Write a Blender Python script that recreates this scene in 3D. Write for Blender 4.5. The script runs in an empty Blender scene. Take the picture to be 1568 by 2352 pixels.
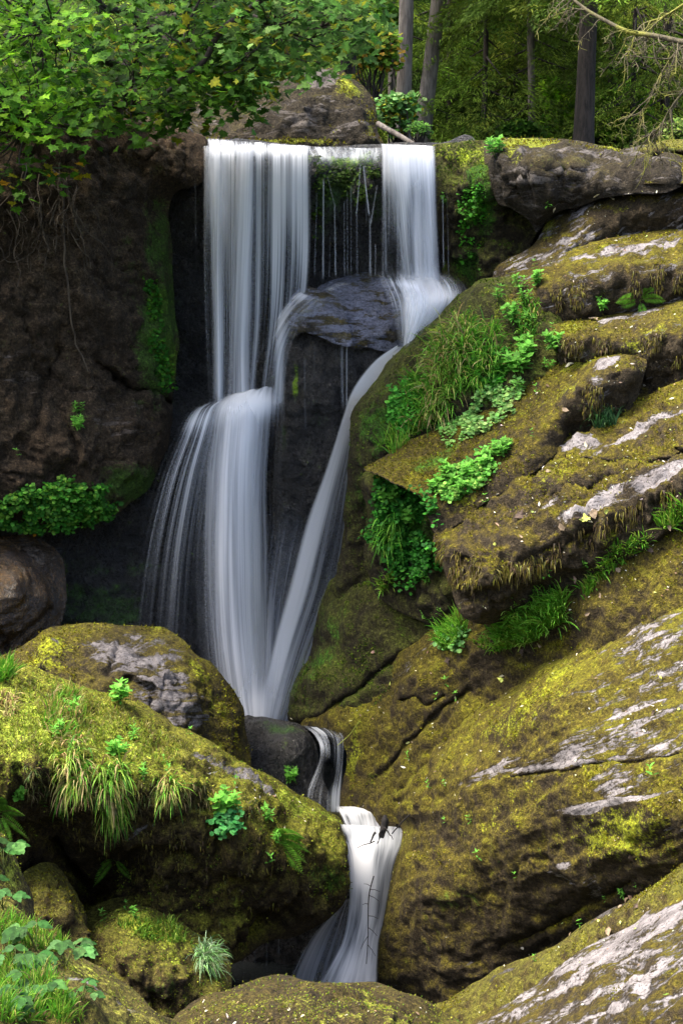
import bpy, math, random
import numpy as np
from mathutils import Vector, Matrix
from mathutils.bvhtree import BVHTree

random.seed(7)
rng = np.random.default_rng(7)
C = bpy.context.scene.collection
PI = math.pi

# ------------------------------------------------------------------ camera
PITCH = math.radians(11.9)
FOV = math.radians(30.0)
F = 1176.0 / math.tan(FOV / 2)
cp_, sp_ = math.cos(PITCH), math.sin(PITCH)
cam_d = bpy.data.cameras.new('camera')
cam = bpy.data.objects.new('camera', cam_d)
C.objects.link(cam)
cam_d.sensor_fit = 'VERTICAL'
cam_d.angle = FOV
cam_d.clip_end = 600
cam.rotation_euler = (PI / 2 - PITCH, 0, 0)
bpy.context.scene.camera = cam


def P(px, py, Y):
    """survey point: bearing (px,py) of the photo, Y metres away from the viewpoint"""
    px, py, Y = np.asarray(px, float), np.asarray(py, float), np.asarray(Y, float)
    a = (px - 784) / F
    b = (1176 - py) / F
    dx, dy, dz = a, cp_ + b * sp_, -sp_ + b * cp_
    return np.stack(np.broadcast_arrays(dx / dy * Y, Y, dz / dy * Y), -1)


def V(px, py, Y):
    return Vector(P(px, py, Y).tolist())


# ------------------------------------------------------------------ noise
def _h(ix, iy, iz, seed):
    n = (ix.astype(np.int64) * 374761393 + iy.astype(np.int64) * 668265263 + iz.astype(np.int64) * 2147483647 + seed * 974711) & 0xffffffff
    n = ((n ^ (n >> 13)) * 1274126177) & 0xffffffff
    n = ((n ^ (n >> 15)) * 2246822519) & 0xffffffff
    return ((n ^ (n >> 16)) & 0xffffff) / float(0xffffff)


def vn(p, seed=0):
    i = np.floor(p)
    f = p - i
    f = f * f * f * (f * (f * 6 - 15) + 10)
    ix, iy, iz = i[:, 0], i[:, 1], i[:, 2]
    r = 0
    for a in (0, 1):
        for b in (0, 1):
            for c in (0, 1):
                w = (f[:, 0] if a else 1 - f[:, 0]) * (f[:, 1] if b else 1 - f[:, 1]) * (f[:, 2] if c else 1 - f[:, 2])
                r = r + w * _h(ix + a, iy + b, iz + c, seed)
    return r * 2 - 1


def fbm(p, sc, octv=4, seed=0, gain=.5):
    s, a, r = sc, 1., 0.
    for k in range(octv):
        r = r + a * vn(p * s + 17.3 * k, seed + k)
        s *= 2.03
        a *= gain
    return r


# ------------------------------------------------------------------ object helpers
def tag(o, label=None, cat=None, group=None, kind=None):
    if label: o['label'] = label
    if cat: o['category'] = cat
    if group: o['group'] = group
    if kind: o['kind'] = kind
    return o


def mesh_np(name, verts, faces, mat=None, parent=None, smooth=False, cols=None, uvs=None):
    """verts (N,3); faces: list of (M,k) int arrays; cols per vertex (N,3|4); uvs per vertex (N,2)"""
    me = bpy.data.meshes.new(name)
    verts = np.ascontiguousarray(verts, dtype=np.float32)
    if not isinstance(faces, list): faces = [faces]
    faces = [np.asarray(f, dtype=np.int32) for f in faces if len(f)]
    loops = np.concatenate([f.ravel() for f in faces])
    tot = np.concatenate([np.full(len(f), f.shape[1], np.int32) for f in faces])
    start = np.concatenate([[0], np.cumsum(tot)[:-1]]).astype(np.int32)
    me.vertices.add(len(verts)); me.vertices.foreach_set('co', verts.ravel())
    me.loops.add(len(loops)); me.loops.foreach_set('vertex_index', loops)
    me.polygons.add(len(tot)); me.polygons.foreach_set('loop_start', start)
    me.polygons.foreach_set('loop_total', tot)
    if smooth: me.polygons.foreach_set('use_smooth', np.ones(len(tot), bool))
    me.update(calc_edges=True)
    if cols is not None:
        c = np.ones((len(verts), 4), np.float32); c[:, :cols.shape[1]] = cols
        at = me.color_attributes.new('paint', 'FLOAT_COLOR', 'POINT')
        at.data.foreach_set('color', c.ravel())
    if uvs is not None:
        uv = me.uv_layers.new(name='surf')
        uv.data.foreach_set('uv', np.asarray(uvs, np.float32)[loops].ravel())
    o = bpy.data.objects.new(name, me)
    C.objects.link(o)
    if mat: me.materials.append(mat)
    if parent: o.parent = parent
    return o


def empty(name, loc=(0, 0, 0)):
    o = bpy.data.objects.new(name, None)
    o.location = loc
    o.empty_display_size = .2
    C.objects.link(o)
    return o


def catmull(pts, n=6, closed=True):
    pts = np.asarray(pts, float)
    m = len(pts)
    out = []
    rngi = range(m) if closed else range(m - 1)
    for i in rngi:
        if closed:
            p0, p1, p2, p3 = pts[(i - 1) % m], pts[i], pts[(i + 1) % m], pts[(i + 2) % m]
        else:
            p0, p1, p2, p3 = pts[max(i - 1, 0)], pts[i], pts[i + 1], pts[min(i + 2, m - 1)]
        for k in range(n):
            t = k / n
            out.append(.5 * ((2 * p1) + (-p0 + p2) * t + (2 * p0 - 5 * p1 + 4 * p2 - p3) * t * t + (-p0 + 3 * p1 - 3 * p2 + p3) * t ** 3))
    if not closed: out.append(pts[-1])
    return np.array(out)


def sstep(x, a, b):
    t = np.clip((x - a) / (b - a), 0, 1)
    return t * t * (3 - 2 * t)


class Field:
    """smooth interpolation of scattered (px,py,value)"""
    def __init__(s, ctrl):
        c = np.asarray(ctrl, float)
        s.p = c[:, :2] / 1000.
        n = len(c)
        K = np.linalg.norm(s.p[:, None] - s.p[None], axis=-1)
        Q = np.concatenate([np.ones((n, 1)), s.p], 1)
        A = np.zeros((n + 3, n + 3))
        A[:n, :n] = K - 1e-3 * np.eye(n) * 0
        A[:n, n:] = Q; A[n:, :n] = Q.T
        rhs = np.zeros(n + 3); rhs[:n] = c[:, 2]
        s.w = np.linalg.lstsq(A, rhs, rcond=None)[0]

    def __call__(s, q):
        q = q / 1000.
        K = np.linalg.norm(q[:, None] - s.p[None], axis=-1)
        n = len(s.p)
        return K @ s.w[:n] + s.w[n] + q @ s.w[n + 1:]


def sdf_poly(q, poly):
    """distance (+ inside) and nearest boundary point"""
    a = poly; b = np.roll(poly, -1, 0)
    best = np.full(len(q), 1e18); near = np.zeros_like(q)
    inside = np.zeros(len(q), bool)
    for i in range(len(a)):
        ab = b[i] - a[i]
        l2 = (ab @ ab) + 1e-12
        t = np.clip(((q - a[i]) @ ab) / l2, 0, 1)
        pr = a[i] + t[:, None] * ab
        d = ((q - pr) ** 2).sum(1)
        m = d < best
        best[m] = d[m]; near[m] = pr[m]
        cnd = ((a[i, 1] > q[:, 1]) != (b[i, 1] > q[:, 1]))
        dy = b[i, 1] - a[i, 1]
        if abs(dy) > 1e-9:
            xx = (b[i, 0] - a[i, 0]) * (q[:, 1] - a[i, 1]) / dy + a[i, 0]
            inside ^= cnd & (q[:, 0] < xx)
    d = np.sqrt(best)
    return np.where(inside, d, -d), near


MOSSY = []
ROCK_BVH = []      # (bvh, name)


def vnormals(v, quads):
    n = np.zeros_like(v)
    fn = np.cross(v[quads[:, 2]] - v[quads[:, 0]], v[quads[:, 3]] - v[quads[:, 1]])
    for k in range(4):
        np.add.at(n, quads[:, k], fn)
    return n / (np.linalg.norm(n, axis=1, keepdims=True) + 1e-12)


def rock(name, label, cat, outline, ctrl, r=.5, T=1.5, step=5, amp=1., mat=None, paint=(), strand=0., strata=0., sang=0., seed=0,
         kind=None, group=None, edge_n=6., cracks=0., base=(0, 0, 0), hit=True, creases=(), low=1., fineamp=1., moss=0., mosscol=0):
    """a solid rock: traced outline, surveyed depths, rounded rim, a back at its own distance, broken up by noise"""
    poly = catmull(outline, 5)
    if isinstance(ctrl[0], list):          # rows of survey points: ledge lines, resampled densely so that they stay crisp
        out = []
        for row in ctrl:
            row = np.array(row, float)
            for i in range(len(row) - 1):
                m = max(1, int(np.hypot(*(row[i + 1, :2] - row[i, :2])) / 24))
                out += [tuple(row[i] + (row[i + 1] - row[i]) * k / m) for k in range(m)]
            out.append(tuple(row[-1]))
        ctrl = out
    # uneven rim
    q3 = np.concatenate([poly / 60., np.full((len(poly), 1), seed * 3.1)], 1)
    q4 = q3 + 31.7
    off = np.stack([fbm(q3, 1., 3, seed + 11), fbm(q4, 1., 3, seed + 12)], 1) * edge_n
    poly = poly + off
    lo = poly.min(0) - step; hi = poly.max(0) + step
    nx = int((hi[0] - lo[0]) / step) + 2; ny = int((hi[1] - lo[1]) / step) + 2
    gx, gy = np.meshgrid(lo[0] + np.arange(nx) * step, lo[1] + np.arange(ny) * step)
    q = np.stack([gx.ravel(), gy.ravel()], 1)
    sd, near = sdf_poly(q, poly)
    ins = (sd > 0).reshape(ny, nx)
    cell = ins[:-1, :-1] | ins[1:, :-1] | ins[:-1, 1:] | ins[1:, 1:]
    idx = np.arange(nx * ny).reshape(ny, nx)
    cy, cx = np.nonzero(cell)
    quads = np.stack([idx[cy, cx], idx[cy + 1, cx], idx[cy + 1, cx + 1], idx[cy, cx + 1]], 1)
    used = np.unique(quads)
    remap = -np.ones(nx * ny, int); remap[used] = np.arange(len(used))
    quads = remap[quads]
    sd, near, q = sd[used], near[used], q[used]
    rim = sd <= step * .4
    q = np.where(rim[:, None], near, q)
    d = np.where(rim, 0, sd)
    deg = np.zeros(len(q)); 
    for k in range(4): np.add.at(deg, quads[:, k], 2)

    def relax(a):
        s_ = np.zeros_like(a)
        for k in range(4):
            np.add.at(s_, quads[:, k], a[quads[:, (k + 1) % 4]] + a[quads[:, (k + 3) % 4]])
        return s_ / deg.reshape((-1,) + (1,) * (a.ndim - 1))
    D = Field(ctrl)(q)
    Ym = np.mean([c[2] for c in ctrl])
    dm = d * Ym / F
    e_ = 1.3 * step * Ym / F
    t = np.clip((dm + e_) / (r + e_), 0, 1)
    f = r * (1 - np.sqrt(np.maximum(1 - (1 - t) ** 2, 0)))
    nearrim = np.clip(1 - d / (step * 7), 0, 1)
    for _ in range(10): f = f + (relax(f) - f) * nearrim
    tb = np.clip(dm / max(T, .01), 0, 1)
    bk = T * np.sqrt(np.maximum(1 - (1 - tb) ** 2, 0))
    for (pts, w, dep) in creases:      # joints and cracks cut into the face
        cl = catmull(pts, 6, closed=False)
        dd = np.full(len(q), 1e9)
        wob = np.stack([vn(np.c_[q / 45., np.full(len(q), 4.)], seed + 3), vn(np.c_[q / 45., np.full(len(q), 9.)], seed + 4)], 1) * 7
        for i in range(len(cl) - 1):
            ab = cl[i + 1] - cl[i]
            tt = np.clip(((q + wob - cl[i]) @ ab) / (ab @ ab + 1e-9), 0, 1)
            dd = np.minimum(dd, np.linalg.norm(q + wob - cl[i] - tt[:, None] * ab, axis=1))
        f = f + dep * np.exp(-(dd / w) ** 2)
    Yf = D + f
    Yb = D + r + bk + .02
    vf = P(q[:, 0], q[:, 1], Yf)
    nrm = vnormals(vf, quads)
    for _ in range(5):
        nrm = nrm + (relax(nrm) - nrm) * np.maximum(nearrim, .25)[:, None]
        nrm /= np.linalg.norm(nrm, axis=1, keepdims=True) + 1e-9
    steep = np.clip(1 - np.abs(nrm[:, 2]) * 1.2, 0, 1)
    so = seed * 7.7
    calm = np.clip(d / 16., 0, 1) ** 1.0
    w = fbm(vf + so, .9, 3, seed) * .11 * low
    w += fbm(vf + so, 3.5, 3, seed + 5) * .04 * (.4 + .6 * low) * (.35 + .65 * calm)
    w += fbm(vf + so, 11., 4, seed + 9, .6) * .016 * calm * fineamp
    w += np.clip(fbm(vf + so, 6., 3, seed + 15), 0, 1) * .02 * calm * fineamp
    w += (np.abs(fbm(vf + so, 2.6, 4, seed + 17, .6)) - .3) * .055 * (.35 + .65 * calm) * fineamp
    if cracks:
        cr = 1 - np.abs(fbm(vf * [1, 1, 1.3] + so, 1.6, 3, seed + 21))
        w -= np.clip(cr - .93, 0, 1) * 2.2 * cracks
    if strand:
        a_ = fbm(vf * [9, 9, 1.1] + so, 1., 3, seed + 31)
        w += steep * strand * a_ * .06 * calm
    if strata:
        ca, sa = math.cos(math.radians(sang)), math.sin(math.radians(sang))
        al = (q[:, 0] * ca + q[:, 1] * sa) * Ym / F
        ac = (-q[:, 0] * sa + q[:, 1] * ca) * Ym / F
        s3 = np.stack([al * .55, ac * 3.2 + .35 * fbm(vf, .8, 2, seed), np.zeros_like(al) + so], 1)
        a_ = fbm(s3, 1., 4, seed + 41)
        w += strata * a_ * .05 * calm
        for fq, am in ((2.1, .07), (5.3, .028)):      # broken bedding steps
            tt_ = ac * fq + .55 * fbm(vf + so, .7, 3, seed + 43) + .12 * fbm(vf + so, 5., 2, seed + 44)
            fr_ = tt_ - np.floor(tt_)
            w += strata * am * (sstep(fr_, .0, .14) - fr_) * np.clip(.5 + fbm(vf + so, .9, 2, seed + 45), 0, 1.2) * calm
    w = w * (.10 + .90 * sstep(d, step * .5, step * 9))
    front = vf + nrm * (w * amp)[:, None]
    vb = P(q[:, 0], q[:, 1], Yb)
    vb = vb + np.c_[fbm(vb, 1., 3, seed + 2), fbm(vb, 1., 3, seed + 3) * .6, fbm(vb, 1., 3, seed + 4)] * (.08 * amp * sstep(d, step, 70))[:, None]
    n0 = len(q)
    bi = np.arange(n0) + n0
    bi[rim] = np.nonzero(rim)[0]
    verts = np.concatenate([front, vb])
    bq = bi[quads][:, ::-1]
    keep = np.ones(len(verts), bool); keep[n0:][rim] = False
    rm = np.cumsum(keep) - 1
    # drop degenerate back faces whose four corners are all on the rim
    allq = np.concatenate([quads, bq])
    degen = rim[quads].all(1)
    allq = np.concatenate([quads, bq[~degen]])
    verts = verts[keep]; allq = rm[allq]
    pc = np.tile(np.array(base, float), (n0, 1))
    for (ch, x, y, rx, ry, ang, wt) in paint:
        ca, sa = math.cos(math.radians(ang)), math.sin(math.radians(ang))
        dx, dy = q[:, 0] - x, q[:, 1] - y
        e = ((dx * ca + dy * sa) / rx) ** 2 + ((-dx * sa + dy * ca) / ry) ** 2
        val = wt * np.exp(-e ** 1.5)
        if wt >= 0: pc[:, ch] = np.maximum(pc[:, ch], val)
        else: pc[:, ch] = np.maximum(pc[:, ch] + val, 0)
    cols = np.concatenate([pc, pc])[keep]
    ca, sa = math.cos(math.radians(sang)), math.sin(math.radians(sang))
    uv = np.stack([(q[:, 0] * ca + q[:, 1] * sa), (-q[:, 0] * sa + q[:, 1] * ca)], 1) * Ym / F
    uv = np.concatenate([uv, uv])[keep]
    org = verts[:n0].mean(0)
    o = mesh_np(name, verts - org, allq, mat, smooth=True, cols=cols, uvs=uv)
    o.location = org.tolist()
    tag(o, label, cat, group, kind)
    if hit:
        fv = front
        step2 = quads
        ROCK_BVH.append((BVHTree.FromPolygons([tuple(x) for x in fv.tolist()], step2.tolist()), name))
        n2_ = vnormals(front, quads)
        if moss > 0: MOSSY.append((o, org, front[~rim], n2_[~rim], pc[~rim], q[~rim], moss, seed, mosscol))
    return o


def hitray(px, py):
    d = Vector(P(px, py, 1.).tolist()).normalized()
    best = None
    for b, nm in ROCK_BVH:
        h = b.ray_cast(Vector((0, 0, 0)), d, 100)
        if h[0] is not None and (best is None or h[3] < best[2]):
            best = (h[0], h[1], h[3], nm)
    if best is None: return None
    n = best[1]
    if n.dot(d) > 0: n = -n
    return best[0], n, best[2], best[3]


def tube(paths, segs=6):
    """paths: list of (points Nx3, radii N) -> verts, quads"""
    vs, fs, n = [], [], 0
    for pts, rad in paths:
        pts = np.asarray(pts, float); rad = np.broadcast_to(np.asarray(rad, float), (len(pts),))
        tg = np.gradient(pts, axis=0)
        tg /= np.linalg.norm(tg, axis=1, keepdims=True) + 1e-9
        ref = np.array([.13, .31, .94]) if abs(tg[0, 2]) < .8 else np.array([.93, .2, .1])
        u = np.cross(tg, ref); u /= np.linalg.norm(u, axis=1, keepdims=True) + 1e-9
        w = np.cross(tg, u)
        a = np.arange(segs) * 2 * PI / segs
        ring = pts[:, None] + rad[:, None, None] * (np.cos(a)[None, :, None] * u[:, None] + np.sin(a)[None, :, None] * w[:, None])
        m = len(pts)
        vs.append(ring.reshape(-1, 3))
        i = np.arange(m - 1)[:, None] * segs; j = np.arange(segs)[None]
        j2 = (j + 1) % segs
        fs.append(np.stack([i + j, i + j2, i + segs + j2, i + segs + j], -1).reshape(-1, 4) + n)
        n += m * segs
    return np.concatenate(vs), np.concatenate(fs)


# ------------------------------------------------------------------ node helper
class NT:
    def __init__(s, name):
        s.m = bpy.data.materials.new(name); s.m.use_nodes = True
        s.t = s.m.node_tree; s.t.nodes.clear()
        s.out = s.t.nodes.new('ShaderNodeOutputMaterial')

    def n(s, typ, **kw):
        nd = s.t.nodes.new('ShaderNode' + typ)
        ins = kw.pop('ins', {})
        for k, v in kw.items(): setattr(nd, k, v)
        for k, v in ins.items():
            if isinstance(v, bpy.types.NodeSocket): s.t.links.new(v, nd.inputs[k])
            else: nd.inputs[k].default_value = v
        return nd

    def math(s, op, a, b=0., clamp=False):
        return s.n('Math', operation=op, use_clamp=clamp, ins={0: a, 1: b}).outputs[0]

    def noise(s, vec, scale, detail=3., rough=.55, dist=0.):
        return s.n('TexNoise', ins={'Vector': vec, 'Scale': scale, 'Detail': detail, 'Roughness': rough, 'Distortion': dist}).outputs['Fac']

    def ss(s, x, lo, hi, a=0., b=1.):
        return s.n('MapRange', interpolation_type='SMOOTHSTEP', ins={0: x, 1: lo, 2: hi, 3: a, 4: b}).outputs[0]

    def mixc(s, f, a, b, blend='MIX'):
        nd = s.n('Mix', data_type='RGBA', blend_type=blend, ins={0: f, 6: a, 7: b})
        return nd.outputs[2]

    def scalev(s, vec, xyz):
        return s.n('VectorMath', operation='MULTIPLY', ins={0: vec, 1: xyz}).outputs[0]

    def ln(s, a, b): s.t.links.new(a, b)


def c4(c): return (c[0], c[1], c[2], 1.)


def rock_mat(name, dark=(.035, .027, .016), mid=(.085, .068, .014), hi=(.20, .19, .018), lime=(.36, .40, .03), green=(.05, .16, .012),
             stone=(.30, .28, .28), stone2=(.10, .095, .09), moss_bias=0., up_w=.35, rough=.9, spec=.25, wetspeck=0., bump=.85, fine=.95, bare_up=0., strandtex=.5,
             stone_bump=1.):
    """moss over stone.  paint.r = bare stone, paint.g = lime moss, paint.b = deep green moss"""
    k = NT(name)
    pos = k.n('NewGeometry').outputs['Position']
    nor = k.n('NewGeometry').outputs['Normal']
    nz = k.n('SeparateXYZ', ins={0: nor}).outputs[2]
    uv = k.n('UVMap', uv_map='surf').outputs[0]
    at = k.n('Attribute', attribute_name='paint')
    sp = k.n('SeparateColor', ins={0: at.outputs['Color']})
    bare, lim, grn = sp.outputs[0], sp.outputs[1], sp.outputs[2]
    n1 = k.noise(pos, 1.1, 4, .6)
    n2 = k.noise(pos, 5.5, 5, .65, .3)
    n3 = k.noise(pos, 34., 4, .7)
    n4 = k.noise(k.scalev(uv, (1.3, 7., 1.)), 1.8, 6, .72, .5)     # streaks along the bedding
    wrp = k.n('TexNoise', ins={'Vector': pos, 'Scale': 5., 'Detail': 3.}).outputs['Color']
    wpos = k.n('VectorMath', operation='MULTIPLY_ADD', ins={0: wrp, 1: (.22, .22, .3), 2: pos}).outputs[0]
    wpos = k.n('VectorRotate', rotation_type='Z_AXIS', ins={'Vector': wpos, 'Angle': .6}).outputs[0]
    vert = k.noise(k.scalev(wpos, (13., 13., 2.0)), 1.4, 5, .7)      # hanging moss
    up = k.math('MULTIPLY', nz, up_w)  # moss favours tops; the weight also paints lit tops against shaded faces
    a = k.math('ADD', k.math('ADD', k.math('MULTIPLY', n1, .9), k.math('MULTIPLY', n2, .9)), up)
    a = k.math('ADD', a, k.math('MULTIPLY', k.math('SUBTRACT', n3, .5), .45))
    steepf = k.ss(nz, .45, .05)
    a = k.math('ADD', a, k.math('MULTIPLY', k.math('MULTIPLY', k.math('SUBTRACT', vert, .5), steepf), strandtex))
    a = k.math('ADD', a, moss_bias)
    col = k.mixc(k.ss(a, .72, 1.08), c4(dark), c4(mid))
    col = k.mixc(k.ss(a, 1.0, 1.42), col, c4(hi))
    lf = k.math('ADD', k.math('MULTIPLY', lim, 1.1), k.math('ADD', k.math('MULTIPLY', k.math('SUBTRACT', n2, .5), 2.0), k.math('MULTIPLY', k.math('SUBTRACT', n3, .5), 1.7)))
    col = k.mixc(k.ss(lf, .38, .95), col, c4(lime))
    gf = k.math('ADD', grn, k.math('ADD', k.math('MULTIPLY', k.math('SUBTRACT', n2, .5), 2.2), k.math('ADD', k.math('MULTIPLY', k.math('SUBTRACT', n3, .5), 1.3), k.math('MULTIPLY', k.math('SUBTRACT', n1, .5), 1.4))))
    col = k.mixc(k.ss(gf, .4, 1.05, 0., .85), col, c4(green))
    # fine light/dark tufts of the moss itself
    nf = k.noise(pos, 62., 3, .75)
    n5 = k.noise(pos, 15., 5, .75)
    tone = k.ss(k.math('ADD', k.math('MULTIPLY', nf, .5), k.math('ADD', k.math('MULTIPLY', n3, .35), k.math('MULTIPLY', n5, .25))), .40, .70, 1. - .62 * fine, 1. + .62 * fine)
    col = k.n('VectorMath', operation='SCALE', ins={0: col, 3: tone}).outputs[0]
    spk = k.noise(pos, 30., 2, .5)
    col = k.n('VectorMath', operation='SCALE', ins={0: col, 3: k.math('MULTIPLY', k.ss(spk, .58, .68, 1., 1.7), k.ss(spk, .30, .42, .5, 1.))}).outputs[0]
    # stone
    s1 = k.noise(pos, 3.2, 6, .7, .5)
    s2 = k.noise(pos, 22., 5, .75)
    st = k.math('ADD', k.math('MULTIPLY', s1, .6), k.math('ADD', k.math('MULTIPLY', n4, .5), k.math('MULTIPLY', s2, .35)))
    st = k.math('ADD', st, k.math('MULTIPLY', k.math('SUBTRACT', k.noise(k.scalev(uv, (4., 26., 1.)), 2., 4, .75), .5), .6))
    scol = k.mixc(k.ss(st, .52, .92), c4(stone2), c4(stone))
    pits = k.ss(k.noise(pos, 40., 3, .7), .34, .50, .35, 1.08)
    scol = k.n('VectorMath', operation='SCALE', ins={0: scol, 3: pits}).outputs[0]
    bf = k.math('ADD', bare, k.math('ADD', k.math('MULTIPLY', k.math('SUBTRACT', n4, .5), 2.4), k.math('MULTIPLY', k.math('SUBTRACT', n2, .5), 1.2)))
    bf = k.math('ADD', bf, k.math('MULTIPLY', nz, bare_up))
    bf = k.math('ADD', bf, k.math('MULTIPLY', k.math('SUBTRACT', n3, .5), .5))
    bm = k.ss(bf, .46, .66)
    col = k.mixc(bm, col, scol)
    # bump
    hb = k.math('ADD', k.math('ADD', k.math('MULTIPLY', n3, .6), k.math('MULTIPLY', n5, .8)), k.math('MULTIPLY', nf, .3))
    hb = k.math('ADD', hb, k.math('MULTIPLY', k.math('MULTIPLY', vert, steepf), .8))
    hs = k.math('ADD', k.math('MULTIPLY', s2, .5 * stone_bump), k.math('MULTIPLY', n4, .55 * stone_bump))
    h = k.n('Mix', ins={0: bm, 2: k.math('ADD', hb, .22), 3: hs}).outputs[0]
    bp = k.n('Bump', ins={'Strength': bump, 'Distance': .075, 'Height': h}).outputs[0]
    rg = rough
    if wetspeck:
        wv = k.noise(pos, 26., 4, .7)
        rg = k.ss(wv, .42, .56, .12, rough)
    b = k.n('BsdfPrincipled', ins={'Base Color': col, 'Roughness': rg, 'Normal': bp, 'Specular IOR Level': spec})
    k.ln(b.outputs[0], k.out.inputs[0])
    return k.m


MAT = {}
MAT['moss'] = rock_mat('mossy_stone', dark=(.03, .022, .012), mid=(.06, .045, .012), hi=(.11, .10, .014), lime=(.30, .32, .04), moss_bias=-.34, up_w=.5, stone=(.2, .18, .18))
MAT['moss_bright'] = rock_mat('bright_mossy_stone', dark=(.035, .028, .014), mid=(.09, .075, .016), hi=(.19, .19, .028), lime=(.34, .38, .05), moss_bias=-.15, up_w=.4, stone=(.22, .2, .19))
MAT['slab'] = rock_mat('banded_slab', dark=(.043, .032, .018), stone=(.27, .25, .25), stone2=(.10, .088, .088), moss_bias=-.34, up_w=.62, hi=(.15, .135, .006), mid=(.078, .060, .008), lime=(.22, .235, .015), stone_bump=.6)
MAT['slope'] = rock_mat('olive_slope', dark=(.036, .026, .013), stone=(.27, .25, .25), stone2=(.10, .088, .088), moss_bias=-.03, up_w=.42, hi=(.165, .158, .009), mid=(.088, .070, .009), lime=(.24, .27, .015), green=(.045, .10, .012), stone_bump=.6)
MAT['greyrock'] = rock_mat('grey_boulder', stone=(.165, .152, .155), stone2=(.05, .044, .045), moss_bias=-.15, mid=(.068, .054, .009), hi=(.15, .14, .009), lime=(.27, .30, .015))
MAT['greydark'] = rock_mat('weathered_grey', dark=(.03, .024, .016), stone=(.13, .115, .105), stone2=(.038, .032, .028), moss_bias=-.28, mid=(.05, .04, .015), hi=(.10, .09, .018), lime=(.22, .25, .02), strandtex=.8)
MAT['cliff'] = rock_mat('brown_cliff', dark=(.028, .019, .011), mid=(.066, .044, .025), hi=(.115, .082, .052), lime=(.14, .21, .01), green=(.035, .085, .008), stone=(.15, .115, .088), stone2=(.045, .033, .025),
                        up_w=.15, fine=.9, strandtex=.3)
MAT['wet'] = rock_mat('wet_dark_rock', dark=(.014, .0135, .014), mid=(.032, .030, .028), hi=(.060, .054, .042), lime=(.16, .27, .012), green=(.03, .075, .010), stone=(.11, .115, .13), stone2=(.03, .03, .034),
                      up_w=.1, rough=.5, spec=.6, wetspeck=1., bump=.9, fine=.8)
MAT['wetbrown'] = rock_mat('wet_brown_boulder', dark=(.035, .018, .007), mid=(.10, .055, .016), hi=(.15, .085, .028), lime=(.12, .15, .02), green=(.03, .05, .01), stone=(.09, .06, .035), stone2=(.04, .026, .016),
                           up_w=.1, rough=.22, spec=1., bump=.7, fine=.5)
MAT['wall'] = rock_mat('green_mossy_wall', dark=(.024, .019, .010), mid=(.052, .052, .012), hi=(.10, .12, .014), lime=(.24, .31, .018), green=(.04, .14, .009), stone=(.13, .115, .09), stone2=(.04, .035, .028),
                       up_w=.35, strandtex=1.0)
MAT['darkmoss'] = rock_mat('dark_mossy_stone', dark=(.036, .025, .013), mid=(.066, .050, .014), hi=(.12, .115, .016), lime=(.30, .34, .035), green=(.04, .10, .01), stone=(.13, .12, .12), stone2=(.04, .034, .03),
                           up_w=.5, strandtex=1.0)  # moss in low brown and olive tones
MAT['wetskytint'] = rock_mat('wet_boulder_sky_tint', stone=(.24, .26, .36), stone2=(.045, .05, .068), up_w=.1, rough=.15, spec=1., bump=1.2, fine=.6, stone_bump=1.8)  # bluish stone speckle is painted sky reflection on the wet film
MAT['bigmoss'] = rock_mat('grassy_boulder', dark=(.040, .028, .012), mid=(.075, .060, .013), hi=(.15, .15, .015), lime=(.28, .35, .035), green=(.045, .12, .01), stone=(.17, .16, .165), stone2=(.05, .045, .045),
                         moss_bias=.04, up_w=.5, strandtex=1.1, fine=1.1)
# ------------------------------------------------------------------ setting: ground, pool, hills
def sheet(name, x0, x1, y0, y1, nx, ny, zf, mat, kind='structure', amp=.1):
    gx, gy = np.meshgrid(np.linspace(x0, x1, nx), np.linspace(y0, y1, ny))
    z = zf(gx, gy)
    v = np.stack([gx.ravel(), gy.ravel(), z.ravel()], 1)
    v[:, 2] += fbm(v * [1, 1, 0] + 3, .35, 4, 77) * amp
    i = np.arange(nx * ny).reshape(ny, nx)
    q = np.stack([i[:-1, :-1].ravel(), i[:-1, 1:].ravel(), i[1:, 1:].ravel(), i[1:, :-1].ravel()], 1)
    o = mesh_np(name, v, q, mat, smooth=True, cols=np.zeros((len(v), 3)), uvs=v[:, :2])
    return tag(o, kind=kind)


def gorge(x, y):
    z = np.where(y < 20, -9.6 + np.maximum(0, (16.5 - y)) * .52, -9.6)
    z = np.minimum(z, -1.6)
    side = np.maximum(0, np.abs(x) - (1.2 + y * .2))
    z = z + np.minimum(side * 1.1, 8.5) * sstep(y, 4, 12)
    back = sstep(y, 23.6, 24.6)
    z = z * (1 - back) + (-1.0) * back
    hill = np.maximum(0, y - 30)
    return np.maximum(z, -9.7) + hill * .16 + np.maximum(0, y - 45) * .45


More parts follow.
